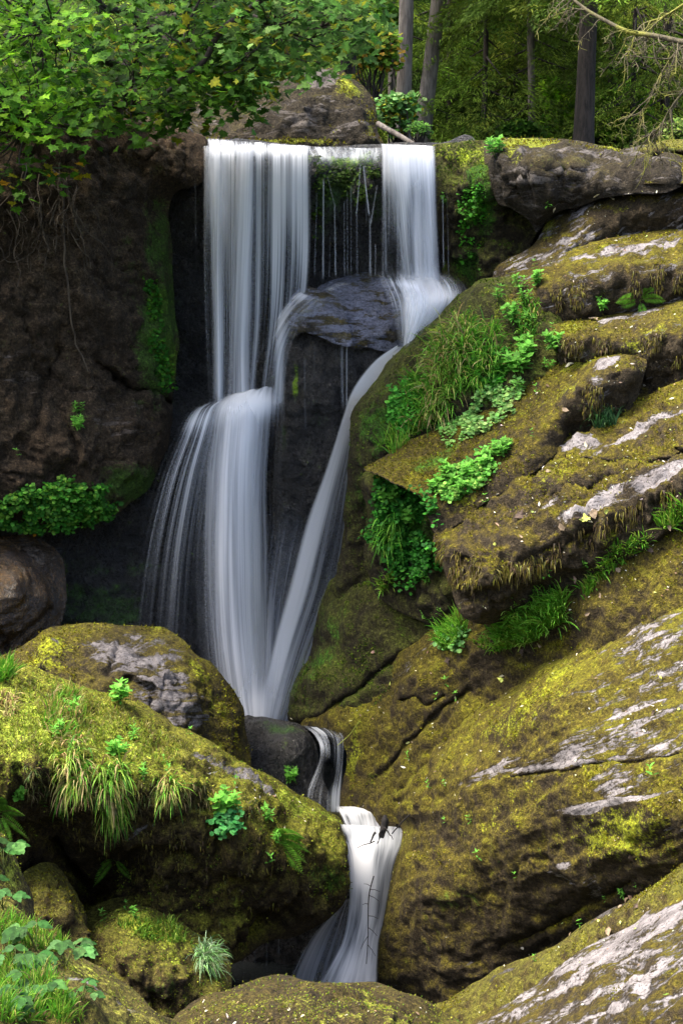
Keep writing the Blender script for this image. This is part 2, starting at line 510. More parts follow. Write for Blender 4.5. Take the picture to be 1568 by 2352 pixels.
def build_rocks():
    R = rock
    # ---- cliff behind the falls
    R('cliff', 'dark wet rock wall behind the falling water, green moss under its lip', 'cliff',
      [(385, 325), (470, 316), (560, 322), (640, 332), (760, 336), (900, 332), (1010, 332), (1100, 345), (1120, 700), (1050, 1000), (900, 1400), (800, 1800), (560, 1800), (300, 1600), (250, 1300), (350, 900)],
      [(470, 330, 23.3), (470, 390, 22.5), (600, 345, 22.9), (600, 380, 22.3), (720, 350, 23.), (720, 385, 22.15), (900, 345, 22.8), (900, 380, 22.2), (1000, 345, 22.6),
       (450, 600, 22.7), (600, 600, 22.7), (760, 600, 22.6), (760, 450, 22.35), (950, 500, 22.5), (950, 640, 22.3), (450, 900, 22.5), (600, 900, 22.2), (560, 960, 21.9), (430, 990, 21.7), (640, 960, 21.9),
       (350, 1200, 21.6), (600, 1300, 21.9), (600, 1600, 21.8), (800, 1200, 22.0), (300, 1500, 21.6)],
      r=.12, T=1.6, step=5, mat=MAT['wet'], strand=.7, seed=1, kind='structure', amp=1.1,
      paint=[(2, 770, 430, 60, 90, 0, .9), (1, 780, 370, 100, 22, 0, .8), (2, 740, 560, 25, 80, 0, .5), (2, 880, 450, 40, 90, 0, .5), (1, 670, 900, 14, 70, 0, .8), (2, 370, 800, 60, 150, 5, .8), (2, 300, 1400, 120, 90, 0, .6),
             (0, 780, 350, 120, 12, 0, .9), (0, 470, 370, 40, 60, 0, .6)])
    # ---- left cliff, overhanging
    R('cliff', 'brown overhanging rock wall left of the waterfall', 'cliff',
      [(-220, 200), (100, 230), (300, 250), (400, 280), (440, 302), (474, 318), (478, 360), (468, 400), (454, 424), (408, 434), (386, 475), (392, 560), (400, 700), (408, 850), (395, 950), (385, 1010), (350, 1100), (300, 1160), (210, 1200), (80, 1215), (-60, 1190), (-220, 1170)],
      [(-200, 250, 20.6), (300, 260, 22.2), (0, 450, 20.6), (200, 450, 21.2), (370, 460, 22.1), (450, 325, 22.3), (462, 400, 22.1), (420, 424, 21.95), (390, 700, 21.9), (350, 760, 21.4), (0, 700, 20.4), (200, 700, 20.9), (120, 860, 20.75), (300, 860, 21.1), (300, 900, 21.15), (350, 1000, 21.2),
       (0, 1000, 20.2), (200, 1040, 20.4), (0, 1170, 20.3), (200, 1190, 20.6), (-200, 700, 19.9), (-200, 1100, 19.6)],
      r=.35, T=2.2, step=5, mat=MAT['cliff'], seed=5, kind='structure', amp=1.05, cracks=.35, fineamp=1.1, strand=.3,
      paint=[(2, 365, 560, 45, 120, 0, 1.), (2, 360, 780, 60, 170, 5, 1.3), (1, 380, 820, 45, 70, 0, .85), (1, 360, 700, 40, 60, 0, .65), (2, 330, 900, 60, 80, 0, .6), (2, 310, 640, 60, 160, 0, .5), (2, 310, 1110, 90, 50, 0, 1.), (2, 180, 960, 25, 40, 0, .8), (2, 150, 1150, 140, 40, 0, .9),
             (0, 60, 850, 60, 90, 0, .45), (0, 260, 980, 80, 90, 0, .4)],
      creases=[([(225, 830), (290, 890), (350, 905), (390, 925)], 7, .35), ([(60, 1020), (110, 880), (130, 800)], 9, .12), ([(140, 930), (170, 1020), (150, 1100)], 8, .12)])
    # ---- rock under the left ledge
    R('rock_wall', 'dark damp rock wall under the green ledge at the left', 'rock wall',
      [(-220, 1150), (100, 1190), (330, 1150), (420, 1200), (430, 1400), (500, 1560), (300, 1640), (-220, 1560)],
      [(-200, 1200, 20.6), (100, 1200, 20.9), (100, 1400, 21.1), (400, 1200, 21.7), (400, 1500, 21.4), (-200, 1500, 20.8)], r=.2, T=1.2, step=5, mat=MAT['wet'], seed=6, amp=1.2,
      paint=[(2, 230, 1400, 120, 60, 0, .8), (1, 140, 1330, 30, 60, 0, .4), (2, 200, 1290, 150, 40, 0, .4), (0, 110, 1280, 40, 30, 0, .7)])
    R('boulder', 'rounded glossy wet brown boulder at the left edge', 'boulder',
      [(-160, 1240), (-40, 1232), (30, 1250), (85, 1290), (118, 1340), (120, 1400), (85, 1455), (40, 1490), (-20, 1540), (-160, 1560)],
      [(-100, 1300, 19.9), (0, 1260, 20.3), (30, 1350, 19.85), (100, 1350, 20.2), (0, 1450, 19.9)], r=.45, T=1., step=4, mat=MAT['wetbrown'], seed=8, amp=.6,
      creases=[([(10, 1490), (60, 1440), (120, 1400)], 6, .12), ([(-20, 1400), (0, 1450), (20, 1500)], 6, .1)])
    R('boulder', 'purplish wet boulder wedged behind the glossy brown one', 'boulder',
      [(-160, 1215), (0, 1220), (70, 1228), (125, 1255), (150, 1300), (155, 1360), (140, 1440), (100, 1480), (-160, 1480)],
      [(0, 1230, 20.7), (60, 1300, 20.5), (140, 1300, 20.7), (0, 1400, 20.4)], r=.35, T=.8, step=4, mat=MAT['wetbrown'], seed=9, amp=.7, base=(.25, 0, 0),
      paint=[(0, 80, 1270, 60, 40, 20, .8)])
    # ---- boulder standing behind the lip
    R('boulder', 'big weathered grey boulder with moss on top, behind the waterfall lip', 'boulder',
      [(400, 300), (405, 272), (470, 235), (560, 205), (640, 180), (700, 158), (745, 152), (800, 172), (840, 198), (858, 240), (866, 300), (872, 345), (700, 350), (500, 340), (420, 325)],
      [(450, 290, 23.6), (550, 230, 23.7), (740, 170, 23.9), (700, 240, 23.3), (840, 230, 23.8), (850, 320, 23.4), (700, 325, 23.1), (550, 320, 23.2), (450, 310, 23.3)], r=.35, moss=0.5, mosscol=0, T=1.6, step=4, mat=MAT['greydark'], seed=11, amp=.9,
      base=(.38, 0, 0), paint=[(0, 690, 260, 90, 60, 0, .6), (0, 800, 290, 40, 40, 0, .5), (0, 740, 180, 45, 22, 0, 1.2), (1, 800, 200, 45, 25, 35, .75), (0, 810, 205, 55, 30, 35, -.6), (1, 650, 325, 150, 10, 0, .7), (0, 650, 328, 160, 16, 0, -.6), (1, 850, 290, 14, 60, 0, .5)])
    # ---- wet rocks in the middle of the falls
    R('boulder', 'glistening wet boulder painted with bluish sky reflection, splitting the falls in the middle', 'boulder',
      [(722, 672), (740, 655), (765, 644), (824, 632), (880, 634), (905, 655), (922, 690), (935, 740), (930, 800), (900, 812), (850, 806), (800, 800), (765, 780), (745, 730)],
      [(740, 660, 22.1), (824, 636, 22.2), (900, 660, 21.9), (780, 700, 21.6), (850, 700, 21.5), (900, 740, 21.3), (800, 770, 21.25), (860, 780, 21.2), (920, 790, 21.3), (760, 760, 21.3)],
      r=.25, T=.7, step=3, mat=MAT['wetskytint'], seed=61, amp=.45, fineamp=1.2, base=(.7, 0, 0))
    R('boulder', 'smaller wet boulder lobe under the thin arching veil of water', 'boulder',
      [(648, 745), (655, 712), (668, 686), (690, 666), (715, 660), (745, 668), (775, 692), (795, 735), (803, 790), (770, 785), (735, 772), (700, 762), (665, 775)],
      [(700, 668, 21.8), (670, 700, 21.7), (740, 680, 21.6), (720, 720, 21.3), (680, 740, 21.4), (780, 760, 21.15), (740, 760, 21.15), (660, 760, 21.4)],
      r=.2, T=.6, step=3, mat=MAT['wetskytint'], seed=62, amp=.45, fineamp=1.2, base=(.6, 0, 0))
    R('rock_pillar', 'black dripping rock pillar between the two lower falls', 'rock',
      [(645, 740), (700, 745), (800, 770), (925, 795), (900, 840), (850, 890), (830, 950), (815, 1050), (780, 1180), (740, 1300), (690, 1400), (640, 1400), (625, 1200), (640, 950)],
      [(660, 770, 21.48), (760, 790, 21.28), (900, 810, 21.38), (720, 900, 21.18), (800, 900, 21.23), (850, 850, 21.28), (700, 1050, 21.18), (790, 1050, 21.28), (700, 1070, 21.08), (700, 1200, 21.28), (700, 1350, 21.38), (640, 1000, 21.38)],
      r=.2, T=.7, step=4, mat=MAT['wet'], seed=63, amp=1.1, strand=.8,
      paint=[(1, 682, 880, 7, 45, 0, .9), (2, 660, 1000, 12, 60, 0, .6), (1, 690, 1090, 10, 20, 0, .5), (2, 730, 960, 30, 40, 0, .4)])
    # ---- upper right wall
    R('mossy_rock', 'green mossy rock wall just right of the top falls', 'rock',
      [(985, 334), (1050, 328), (1130, 322), (1200, 320), (1240, 360), (1240, 500), (1200, 600), (1150, 680), (1090, 720), (1020, 700), (1012, 600), (1004, 480), (995, 400)],
      [(1000, 340, 22.5), (1100, 335, 22.6), (1100, 360, 22.1), (1020, 400, 22.15), (1020, 600, 22.3), (1080, 500, 21.85), (1130, 420, 21.5), (1130, 560, 21.8), (1180, 480, 21.9), (1080, 660, 22.), (1200, 350, 21.9)],
      r=.15, moss=1.2, mosscol=1, T=1.6, step=4, mat=MAT['wall'], strand=1., seed=13, amp=1.4,
      paint=[(2, 1100, 460, 50, 100, 0, 1.), (2, 1070, 600, 40, 60, 0, .8), (1, 1060, 345, 80, 16, 0, .6), (2, 1090, 640, 30, 30, 0, .8), (1, 1080, 500, 30, 40, 0, .25)])
    R('rock_ridge', 'rounded grey rock ridge with mossy brow right of the top falls', 'rock',
      [(1115, 330), (1180, 318), (1250, 318), (1320, 322), (1400, 335), (1480, 345), (1560, 360), (1560, 430), (1400, 450), (1310, 480), (1262, 500), (1232, 540), (1205, 500), (1170, 480), (1140, 470), (1120, 430), (1112, 380)],
      [(1150, 325, 22.2), (1160, 370, 21.3), (1250, 330, 22.), (1250, 380, 21.), (1330, 330, 21.9), (1330, 400, 20.95), (1230, 450, 21.), (1240, 520, 21.3), (1320, 460, 21.1), (1400, 350, 21.7), (1400, 420, 20.9), (1150, 460, 21.4), (1500, 380, 21.)],
      r=.22, moss=0.5, mosscol=0, T=.8, step=4, mat=MAT['greydark'], strand=1.2, seed=15, amp=1.1, base=(.42, 0, 0),
      paint=[(1, 1220, 330, 90, 16, 0, .8), (0, 1220, 330, 120, 20, 0, -.5), (1, 1180, 360, 40, 20, 30, .6), (1, 1400, 345, 40, 14, 20, .7), (0, 1270, 420, 100, 50, 0, .6), (1, 1290, 400, 30, 20, 0, .3)],
      creases=[([(1180, 440), (1230, 400), (1300, 398), (1350, 408)], 4, .08)])
    R('rock_wall', 'blackish hollow rock face between green wall and grey ridge', 'rock wall',
      [(1060, 480), (1250, 440), (1300, 520), (1260, 640), (1150, 720), (1060, 700)],
      [(1100, 500, 22.3), (1250, 500, 22.), (1200, 600, 21.9), (1100, 680, 22.1)], r=.1, T=.8, step=6, mat=MAT['greydark'], strand=1.5, seed=16, amp=1.3, base=(.3, 0, 0))
    R('rock_ridge', 'long low mossy rock at the right edge under the trees', 'rock',
      [(1385, 350), (1430, 342), (1500, 325), (1560, 315), (1720, 300), (1720, 440), (1568, 425), (1480, 420), (1420, 412), (1385, 395)],
      [(1400, 360, 21.6), (1500, 335, 21.7), (1500, 350, 21.1), (1500, 375, 21.), (1560, 330, 21.6), (1560, 400, 20.9), (1700, 400, 20.6), (1450, 400, 21.1)], r=.12, moss=0.7, mosscol=0, T=1.4, step=4, mat=MAT['darkmoss'], seed=17, amp=.9,
      base=(.2, 0, 0), strata=1.3, sang=-4, paint=[(1, 1540, 345, 60, 8, -6, .6), (0, 1450, 340, 50, 10, -8, .8), (0, 1470, 375, 70, 20, -4, .6)],
      creases=[([(1400, 362), (1470, 358), (1560, 352), (1700, 345)], 6, .25), ([(1410, 380), (1440, 372), (1500, 368)], 4, .12)])
    # ---- stepped slabs, top to bottom
    R('rock_slab', 'uppermost grey slab of the stepped rocks on the right', 'rock slab',
      [(1110, 655), (1127, 636), (1149, 607), (1222, 566), (1244, 512), (1267, 485), (1312, 454), (1357, 427), (1424, 406), (1568, 402), (1720, 400), (1720, 640), (1400, 640), (1250, 670), (1140, 680)],
      [[(1110, 655, 21.5), (1127, 636, 21.4), (1149, 607, 21.4), (1222, 566, 21.4), (1244, 512, 21.5), (1267, 485, 21.55), (1312, 454, 21.6), (1357, 427, 21.7), (1424, 406, 21.8), (1568, 402, 21.7), (1720, 400, 21.5)],
       [(1180, 650, 20.95), (1240, 610, 20.85), (1303, 572, 20.75), (1334, 537, 20.8), (1379, 482, 21.0), (1402, 457, 21.1), (1492, 444, 21.0), (1568, 440, 20.9), (1720, 440, 20.7)],
       [(1190, 680, 20.95), (1290, 610, 20.8), (1345, 580, 20.78), (1400, 552, 20.9), (1460, 540, 20.98), (1568, 530, 20.9), (1720, 530, 20.7)], [(1300, 660, 21.2), (1568, 640, 21.2), (1720, 640, 21.)]],
      r=.08, low=.4, moss=0.5, mosscol=0, T=1.4, step=4, mat=MAT['slab'], strand=1., strata=.5, sang=-28, seed=19, amp=.8, base=(.42, 0, 0),
      paint=[(0, 1350, 470, 90, 35, -30, .62), (0, 1230, 590, 80, 26, -28, .55), (0, 1480, 420, 90, 16, 0, .95), (1, 1260, 520, 14, 40, 20, .6), (1, 1420, 480, 60, 14, -20, .25), (0, 1430, 490, 80, 30, -10, -.3), (0, 1540, 480, 50, 30, 0, .4)])
    R('rock_slab', 'second slab from the top of the right steps, fern growing from its face', 'rock slab',
      [(1100, 668), (1150, 640), (1199, 618), (1267, 597), (1300, 575), (1339, 562), (1379, 547), (1447, 537), (1568, 524), (1720, 512), (1720, 780), (1400, 800), (1276, 800), (1180, 800)],
      [[(1100, 668, 21.1), (1150, 640, 21.0), (1199, 618, 20.9), (1267, 597, 20.8), (1300, 575, 20.8), (1339, 562, 20.8), (1379, 547, 20.85), (1447, 537, 20.9), (1568, 524, 20.85), (1720, 512, 20.6)],
       [(1170, 700, 20.3), (1258, 670, 20.1), (1312, 645, 20.05), (1357, 640, 20.0), (1424, 620, 20.), (1492, 610, 19.95), (1568, 601, 19.9), (1720, 590, 19.7)],
       [(1190, 780, 20.3), (1276, 745, 20.12), (1357, 735, 20.05), (1402, 726, 20.05), (1492, 710, 19.98), (1568, 692, 19.92), (1720, 670, 19.7)], [(1276, 800, 20.5), (1568, 780, 20.3)]],
      r=.08, low=.4, moss=0.55, mosscol=0, T=1.4, step=4, mat=MAT['slab'], strand=1.2, strata=.4, sang=-14, seed=21, amp=.9, base=(.34, 0, 0),
      paint=[(0, 1480, 575, 120, 24, -10, .72), (0, 1330, 590, 60, 18, -20, .4), (1, 1400, 572, 70, 12, -12, .6), (1, 1250, 640, 50, 20, -10, .3), (1, 1360, 690, 70, 20, -8, .25)])
    R('rock_slab', 'third step of the right slabs with a square mossy front edge', 'rock slab',
      [(1262, 760), (1273, 745), (1320, 736), (1357, 732), (1402, 722), (1492, 704), (1568, 686), (1720, 660), (1720, 940), (1500, 940), (1380, 900), (1300, 860), (1278, 820)],
      [[(1262, 752, 19.9), (1320, 736, 20.0), (1402, 722, 20.05), (1492, 704, 20.0), (1568, 686, 19.9), (1720, 660, 19.7)],
       [(1268, 760, 19.5), (1312, 766, 19.25), (1379, 775, 19.1), (1420, 780, 19.05), (1492, 772, 19.), (1568, 746, 18.9), (1720, 720, 18.7)],
       [(1280, 830, 19.45), (1340, 826, 19.3), (1400, 822, 19.2), (1440, 850, 19.1), (1500, 900, 19.0), (1568, 880, 18.9), (1720, 880, 18.7)]],
      r=.07, low=.4, moss=0.65, mosscol=0, T=1.3, step=4, mat=MAT['slab'], strand=1.4, strata=.6, sang=-16, seed=23, amp=1., base=(.22, 0, 0),
      paint=[(1, 1310, 752, 36, 14, 0, .7), (0, 1450, 730, 110, 16, -14, .72), (1, 1470, 790, 70, 24, -20, .5), (2, 1350, 800, 60, 24, 0, .2)])
    # ---- the great mossy hump beside the chute
    R('mossy_hump', 'large green mossy hump of rock beside the water chute, grass on its flank', 'rock',
      [(1118, 642), (1060, 676), (1010, 718), (950, 772), (915, 806), (880, 850), (845, 898), (815, 935), (803, 965), (802, 1030), (800, 1100), (792, 1180), (785, 1250), (770, 1320), (765, 1370), (900, 1420), (1010, 1400), (1050, 1200), (1180, 1050), (1290, 960), (1330, 820), (1290, 740), (1270, 680), (1200, 640)],
      [(1118, 650, 20.9), (1010, 725, 20.8), (950, 780, 20.7), (880, 860, 20.6), (815, 945, 20.5), (1200, 650, 20.4), (1150, 690, 20.2), (1050, 750, 20.1), (950, 850, 20.1), (880, 920, 20.), (1050, 800, 19.85), (1180, 740, 19.8), (1250, 740, 19.9),
       (1000, 900, 19.65), (1150, 850, 19.6), (1250, 820, 19.6), (950, 980, 19.7), (880, 1020, 19.75), (830, 1060, 20.), (810, 1150, 20.2), (800, 1300, 20.3), (900, 1150, 20.1), (950, 1250, 20.), (1100, 960, 19.5), (1000, 1350, 19.9)],
      r=.3, moss=1.2, mosscol=1, T=1.8, step=5, mat=MAT['wall'], strand=.5, seed=25, amp=1.2,
      paint=[(1, 1050, 770, 80, 60, -30, .55), (2, 950, 950, 120, 80, -20, .9), (2, 870, 980, 50, 70, 0, .9), (2, 1100, 850, 120, 90, 0, .7), (1, 1180, 690, 80, 30, -15, .45), (1, 1000, 800, 40, 40, 0, .3), (2, 820, 1120, 30, 120, 0, .3), (1, 1210, 780, 40, 40, 0, .2),
             (0, 900, 860, 60, 16, -48, .35)])
    R('rock_slab', 'dark flat overhanging slab below the grassy hump, green plants hanging under it', 'rock slab',
      [(832, 1078), (880, 1050), (930, 1015), (1000, 985), (1080, 950), (1150, 905), (1240, 855), (1275, 835), (1330, 815), (1400, 802), (1450, 795), (1480, 840), (1430, 960), (1320, 1010), (1220, 1090), (1100, 1170), (1010, 1230), (985, 1190), (960, 1140), (900, 1110), (860, 1092)],
      [[(832, 1078, 19.1), (880, 1050, 19.3), (930, 1015, 19.5), (1000, 985, 19.6), (1080, 950, 19.6), (1150, 905, 19.6), (1240, 855, 19.55), (1275, 835, 19.5), (1330, 815, 19.4), (1400, 802, 19.3), (1450, 795, 19.25)],
       [(900, 1075, 18.9), (1000, 1040, 19.), (1100, 1010, 19.), (1200, 950, 19.), (1300, 880, 18.95), (1390, 822, 18.9)],
       [(840, 1084, 18.9), (900, 1104, 18.6), (955, 1135, 18.4), (985, 1185, 18.3), (1008, 1222, 18.25), (1100, 1165, 18.2), (1180, 1090, 18.2), (1225, 1010, 18.35), (1290, 950, 18.45), (1325, 890, 18.4), (1360, 868, 18.45), (1402, 838, 18.5), (1440, 845, 18.4)],
       [(1310, 1000, 18.65), (1350, 985, 18.55), (1420, 950, 18.55), (1470, 860, 18.6)]],
      r=.1, low=.4, moss=0.6, mosscol=0, T=1., step=4, mat=MAT['slab'], strata=.5, sang=-30, seed=27, amp=.7, strand=1.,
      paint=[(2, 1000, 1050, 70, 24, -25, .75), (1, 1180, 960, 110, 24, -32, .4), (1, 1340, 830, 60, 12, -25, .8), (0, 1390, 838, 36, 10, -30, 1.2), (0, 1370, 895, 40, 50, 0, .55), (1, 1290, 900, 60, 16, -30, .5), (2, 1100, 1100, 90, 30, -35, .5), (1, 1060, 1150, 60, 24, -30, .4)])
    R('rock_wall', 'shadowed rock face under the overhanging slab, draped in plants', 'rock wall',
      [(840, 1080), (1010, 1130), (1060, 1200), (1080, 1400), (1000, 1440), (880, 1380), (840, 1300), (850, 1180)],
      [(860, 1100, 19.5), (1000, 1180, 19.2), (1000, 1380, 19.1), (880, 1340, 19.6)], r=.1, T=.8, step=5, mat=MAT['wall'], seed=28, amp=1.3, strand=1., paint=[(2, 930, 1200, 80, 120, 0, 1.)])
    R('rock_slab', 'broad mossy brown slab with pale lichen bands and thick shaggy front edge', 'rock slab',
      [(998, 1218), (1040, 1180), (1100, 1135), (1170, 1085), (1230, 1010), (1330, 985), (1400, 955), (1450, 925), (1500, 900), (1540, 885), (1720, 860), (1720, 1230), (1600, 1270), (1450, 1330), (1300, 1380), (1150, 1430), (1060, 1420), (1020, 1330), (1000, 1270)],
      [[(998, 1218, 18.45), (1040, 1180, 18.5), (1100, 1135, 18.55), (1170, 1085, 18.6), (1230, 1010, 18.8), (1330, 985, 18.75), (1400, 955, 18.7), (1450, 925, 18.7), (1500, 900, 18.7), (1540, 885, 18.65), (1720, 860, 18.4)],
       [(1080, 1200, 18.1), (1200, 1130, 18.05), (1300, 1080, 18.05), (1400, 1040, 18.), (1568, 970, 17.8), (1720, 930, 17.6)],
       [(1000, 1232, 18.2), (1040, 1255, 17.85), (1070, 1278, 17.6), (1130, 1292, 17.45), (1200, 1292, 17.35), (1300, 1235, 17.3), (1400, 1185, 17.2), (1470, 1152, 17.1), (1568, 1097, 17.), (1720, 1050, 16.8)],
       [(1015, 1330, 18.0), (1060, 1400, 17.75), (1120, 1395, 17.55), (1180, 1350, 17.45), (1250, 1310, 17.4), (1350, 1280, 17.3), (1450, 1248, 17.2), (1568, 1200, 17.1), (1720, 1190, 16.9)], [(1150, 1430, 17.9), (1450, 1330, 17.5)]],
      r=.1, low=.4, moss=0.7, mosscol=0, T=1.4, step=4, mat=MAT['slab'], strand=1.8, strata=1., sang=-27, seed=29, amp=1.1,
      paint=[(0, 1340, 1030, 60, 16, -10, .9), (0, 1470, 1000, 130, 14, -28, .9), (0, 1380, 1165, 140, 14, -24, .8), (0, 1500, 1100, 120, 24, -28, .95), (0, 1420, 1130, 60, 14, -20, .8), (1, 1280, 1100, 70, 30, -30, .45), (1, 1400, 1000, 60, 12, -20, .3), (0, 1250, 1170, 80, 10, -25, .5),
             (1, 1150, 1310, 30, 30, 0, .4), (1, 1400, 1230, 30, 16, 0, .5)],
      creases=[([(1250, 1150), (1330, 1120), (1420, 1090), (1568, 1040)], 5, .10), ([(1080, 1160), (1200, 1090), (1330, 1070), (1480, 1060)], 4, .05)])
    # lower slopes
    R('rock_slope', 'steep dark mossy rock slope right of the foot of the falls', 'rock slope',
      [(612, 1662), (650, 1592), (690, 1510), (715, 1440), (745, 1360), (765, 1325), (830, 1330), (900, 1328), (1000, 1400), (1060, 1420), (1180, 1440), (1150, 1560), (1000, 1700), (900, 1760), (840, 1740), (740, 1680), (680, 1668)],
      [(620, 1655, 20.9), (700, 1510, 20.9), (765, 1340, 20.7), (720, 1560, 20.2), (800, 1450, 20.), (850, 1360, 20.), (950, 1400, 19.6), (760, 1640, 20.), (900, 1560, 19.5), (1050, 1450, 19.2), (850, 1700, 19.7), (1150, 1500, 18.8)],
      r=.25, low=.4, moss=0.8, mosscol=1, T=1.5, step=4, fineamp=.6, mat=MAT['wall'], strata=.5, sang=-40, seed=31, amp=.8,
      paint=[(2, 720, 1500, 50, 140, 25, .5), (1, 690, 1550, 14, 120, 28, .35)], creases=[([(740, 1650), (850, 1560), (950, 1490)], 8, .12)])
    R('rock_slope', 'brown sloping bedrock between the shaggy slab and the stream', 'rock slope',
      [(690, 1664), (760, 1610), (850, 1555), (930, 1490), (1010, 1430), (1060, 1390), (1150, 1350), (1300, 1300), (1450, 1240), (1568, 1180), (1720, 1120), (1720, 1400), (1500, 1500), (1350, 1560), (1100, 1700), (950, 1850), (880, 1920), (800, 1900), (776, 1860), (790, 1780), (790, 1720), (770, 1690), (730, 1672)],
      [(700, 1664, 20.3), (850, 1560, 20.), (1010, 1440, 19.1), (1150, 1360, 18.3), (1300, 1310, 17.8), (1450, 1250, 17.4), (1568, 1190, 17.2), (1720, 1130, 17.),
       (800, 1660, 19.6), (950, 1560, 19.), (1100, 1480, 18.4), (1300, 1430, 17.6), (1450, 1350, 17.1), (1568, 1290, 16.9), (1720, 1250, 16.7), (830, 1750, 19.5), (950, 1680, 18.9), (820, 1840, 19.4), (1100, 1600, 18.5), (1250, 1500, 17.8)],
      r=.12, low=.4, moss=0.5, mosscol=0, T=1.4, step=4, fineamp=.6, mat=MAT['slope'], strata=.6, sang=-38, seed=33, amp=.8, strand=.5,
      paint=[(1, 810, 1740, 22, 60, 10, .6), (0, 930, 1530, 120, 14, -36, .4), (0, 880, 1590, 60, 12, -36, .42), (2, 840, 1800, 40, 40, 0, .4), (1, 870, 1780, 40, 30, -40, .3)],
      creases=[([(930, 1610), (960, 1600), (985, 1625), (1020, 1600)], 5, .10), ([(860, 1800), (930, 1720), (1010, 1640), (1080, 1590)], 6, .07)])
    R('rock_slab', 'huge rounded mossy slab with pinkish grey bare streaks at right', 'rock slab',
      [(862, 1850), (872, 1802), (905, 1768), (960, 1715), (1020, 1665), (1080, 1610), (1140, 1570), (1200, 1520), (1270, 1478), (1330, 1460), (1400, 1435), (1470, 1395), (1568, 1325), (1720, 1250), (1720, 2150), (1568, 2110), (1450, 2160), (1350, 2240), (1200, 2320), (1040, 2360), (960, 2300), (856, 2262), (862, 2140), (890, 2040), (912, 1960), (925, 1905), (900, 1880)],
      [[(862, 1850, 19.4), (872, 1802, 19.4), (905, 1768, 19.3), (960, 1715, 19.2), (1020, 1665, 18.9), (1080, 1610, 18.7), (1140, 1570, 18.5), (1200, 1520, 18.2), (1270, 1478, 17.9), (1330, 1460, 17.6), (1400, 1435, 17.3), (1470, 1395, 17.1), (1568, 1325, 16.9), (1720, 1250, 16.7)],
       [(930, 1830, 18.6), (1000, 1750, 18.2), (1100, 1690, 17.7), (1200, 1620, 17.2), (1300, 1570, 16.9), (1400, 1520, 16.7), (1500, 1470, 16.5), (1620, 1400, 16.3)],
       [(1000, 1870, 17.9), (1120, 1800, 17.2), (1250, 1760, 16.6), (1400, 1730, 16.0), (1568, 1700, 15.5), (1720, 1680, 15.1)],
       [(940, 1900, 18.5), (900, 2050, 18.3), (870, 2200, 18.2), (960, 2250, 17.9)], [(1000, 2050, 17.5), (1050, 2200, 17.5)], [(1180, 1960, 16.7), (1200, 2120, 16.9), (1200, 2250, 17.3)], [(1350, 1850, 16.0), (1350, 2000, 16.), (1350, 2130, 16.5)],
       [(1500, 1870, 15.2), (1520, 1950, 15.2), (1500, 2060, 15.7)], [(1700, 1850, 14.7), (1700, 2030, 14.9)]],
      r=.3, low=.4, moss=0.6, mosscol=0, T=2.5, step=4, fineamp=.5, mat=MAT['slope'], strata=.7, sang=-22, seed=35, amp=.9, strand=.4,
      paint=[(0, 1470, 1580, 200, 110, -28, .47), (0, 1500, 1470, 150, 60, -26, .56), (0, 1540, 1680, 150, 110, -15, .50), (0, 1400, 1690, 170, 50, -18, .52), (0, 1330, 1730, 170, 20, -14, .66), (0, 1130, 1770, 100, 14, -28, .62), (0, 1430, 1800, 60, 40, 0, .7), (0, 1430, 1840, 170, 9, -8, 1.1), (0, 1340, 1860, 60, 9, -5, 1.),
             (0, 1300, 1755, 200, 8, -6, .9), (0, 1568, 1900, 50, 30, -20, .55), (0, 1230, 1650, 40, 12, -30, .35), (0, 1290, 2010, 40, 9, 25, .7), (0, 1370, 2040, 22, 30, 0, .55), (0, 1300, 1985, 20, 10, 0, .9),
             (1, 1200, 1640, 140, 50, -30, .5), (1, 1430, 1910, 150, 60, -8, .62), (1, 1180, 1860, 160, 50, -20, .3), (1, 880, 1830, 20, 50, 10, .5), (1, 1290, 1540, 110, 20, -30, .4), (1, 1480, 1770, 60, 30, 0, .3), (2, 1040, 2080, 90, 60, 0, .35), (2, 1480, 1960, 90, 60, 0, .3), (2, 970, 2180, 60, 60, 0, .25)],
      creases=[([(1180, 1790), (1290, 1770), (1420, 1755), (1568, 1735)], 4, .04), ([(870, 1870), (930, 1830), (1000, 1740), (1060, 1690)], 8, .08), ([(1150, 2170), (1300, 2110), (1450, 2020)], 9, .08)])
    R('rock_slab', 'narrow dark mossy rock rib in the gully at lower right', 'rock slab',
      [(985, 2330), (1020, 2295), (1080, 2265), (1150, 2225), (1250, 2180), (1350, 2120), (1450, 2060), (1568, 1985), (1720, 1900), (1720, 2260), (1400, 2260), (1200, 2400), (980, 2420)],
      [(1000, 2330, 16.6), (1150, 2235, 16.4), (1350, 2130, 15.7), (1568, 2000, 14.9), (1720, 1920, 14.3), (1080, 2340, 16.), (1250, 2230, 15.5), (1450, 2120, 14.8), (1568, 2070, 14.4), (1200, 2350, 15.2), (1720, 2050, 14.)],
      r=.12, low=.4, moss=0.6, mosscol=0, T=1.2, step=4, mat=MAT['darkmoss'], strata=.8, sang=-28, seed=37, amp=.9, base=(.1, 0, 0), paint=[(0, 1150, 2245, 60, 10, -25, .55), (1, 1500, 2040, 80, 16, -30, .4), (0, 1400, 2090, 60, 12, -30, .6)])
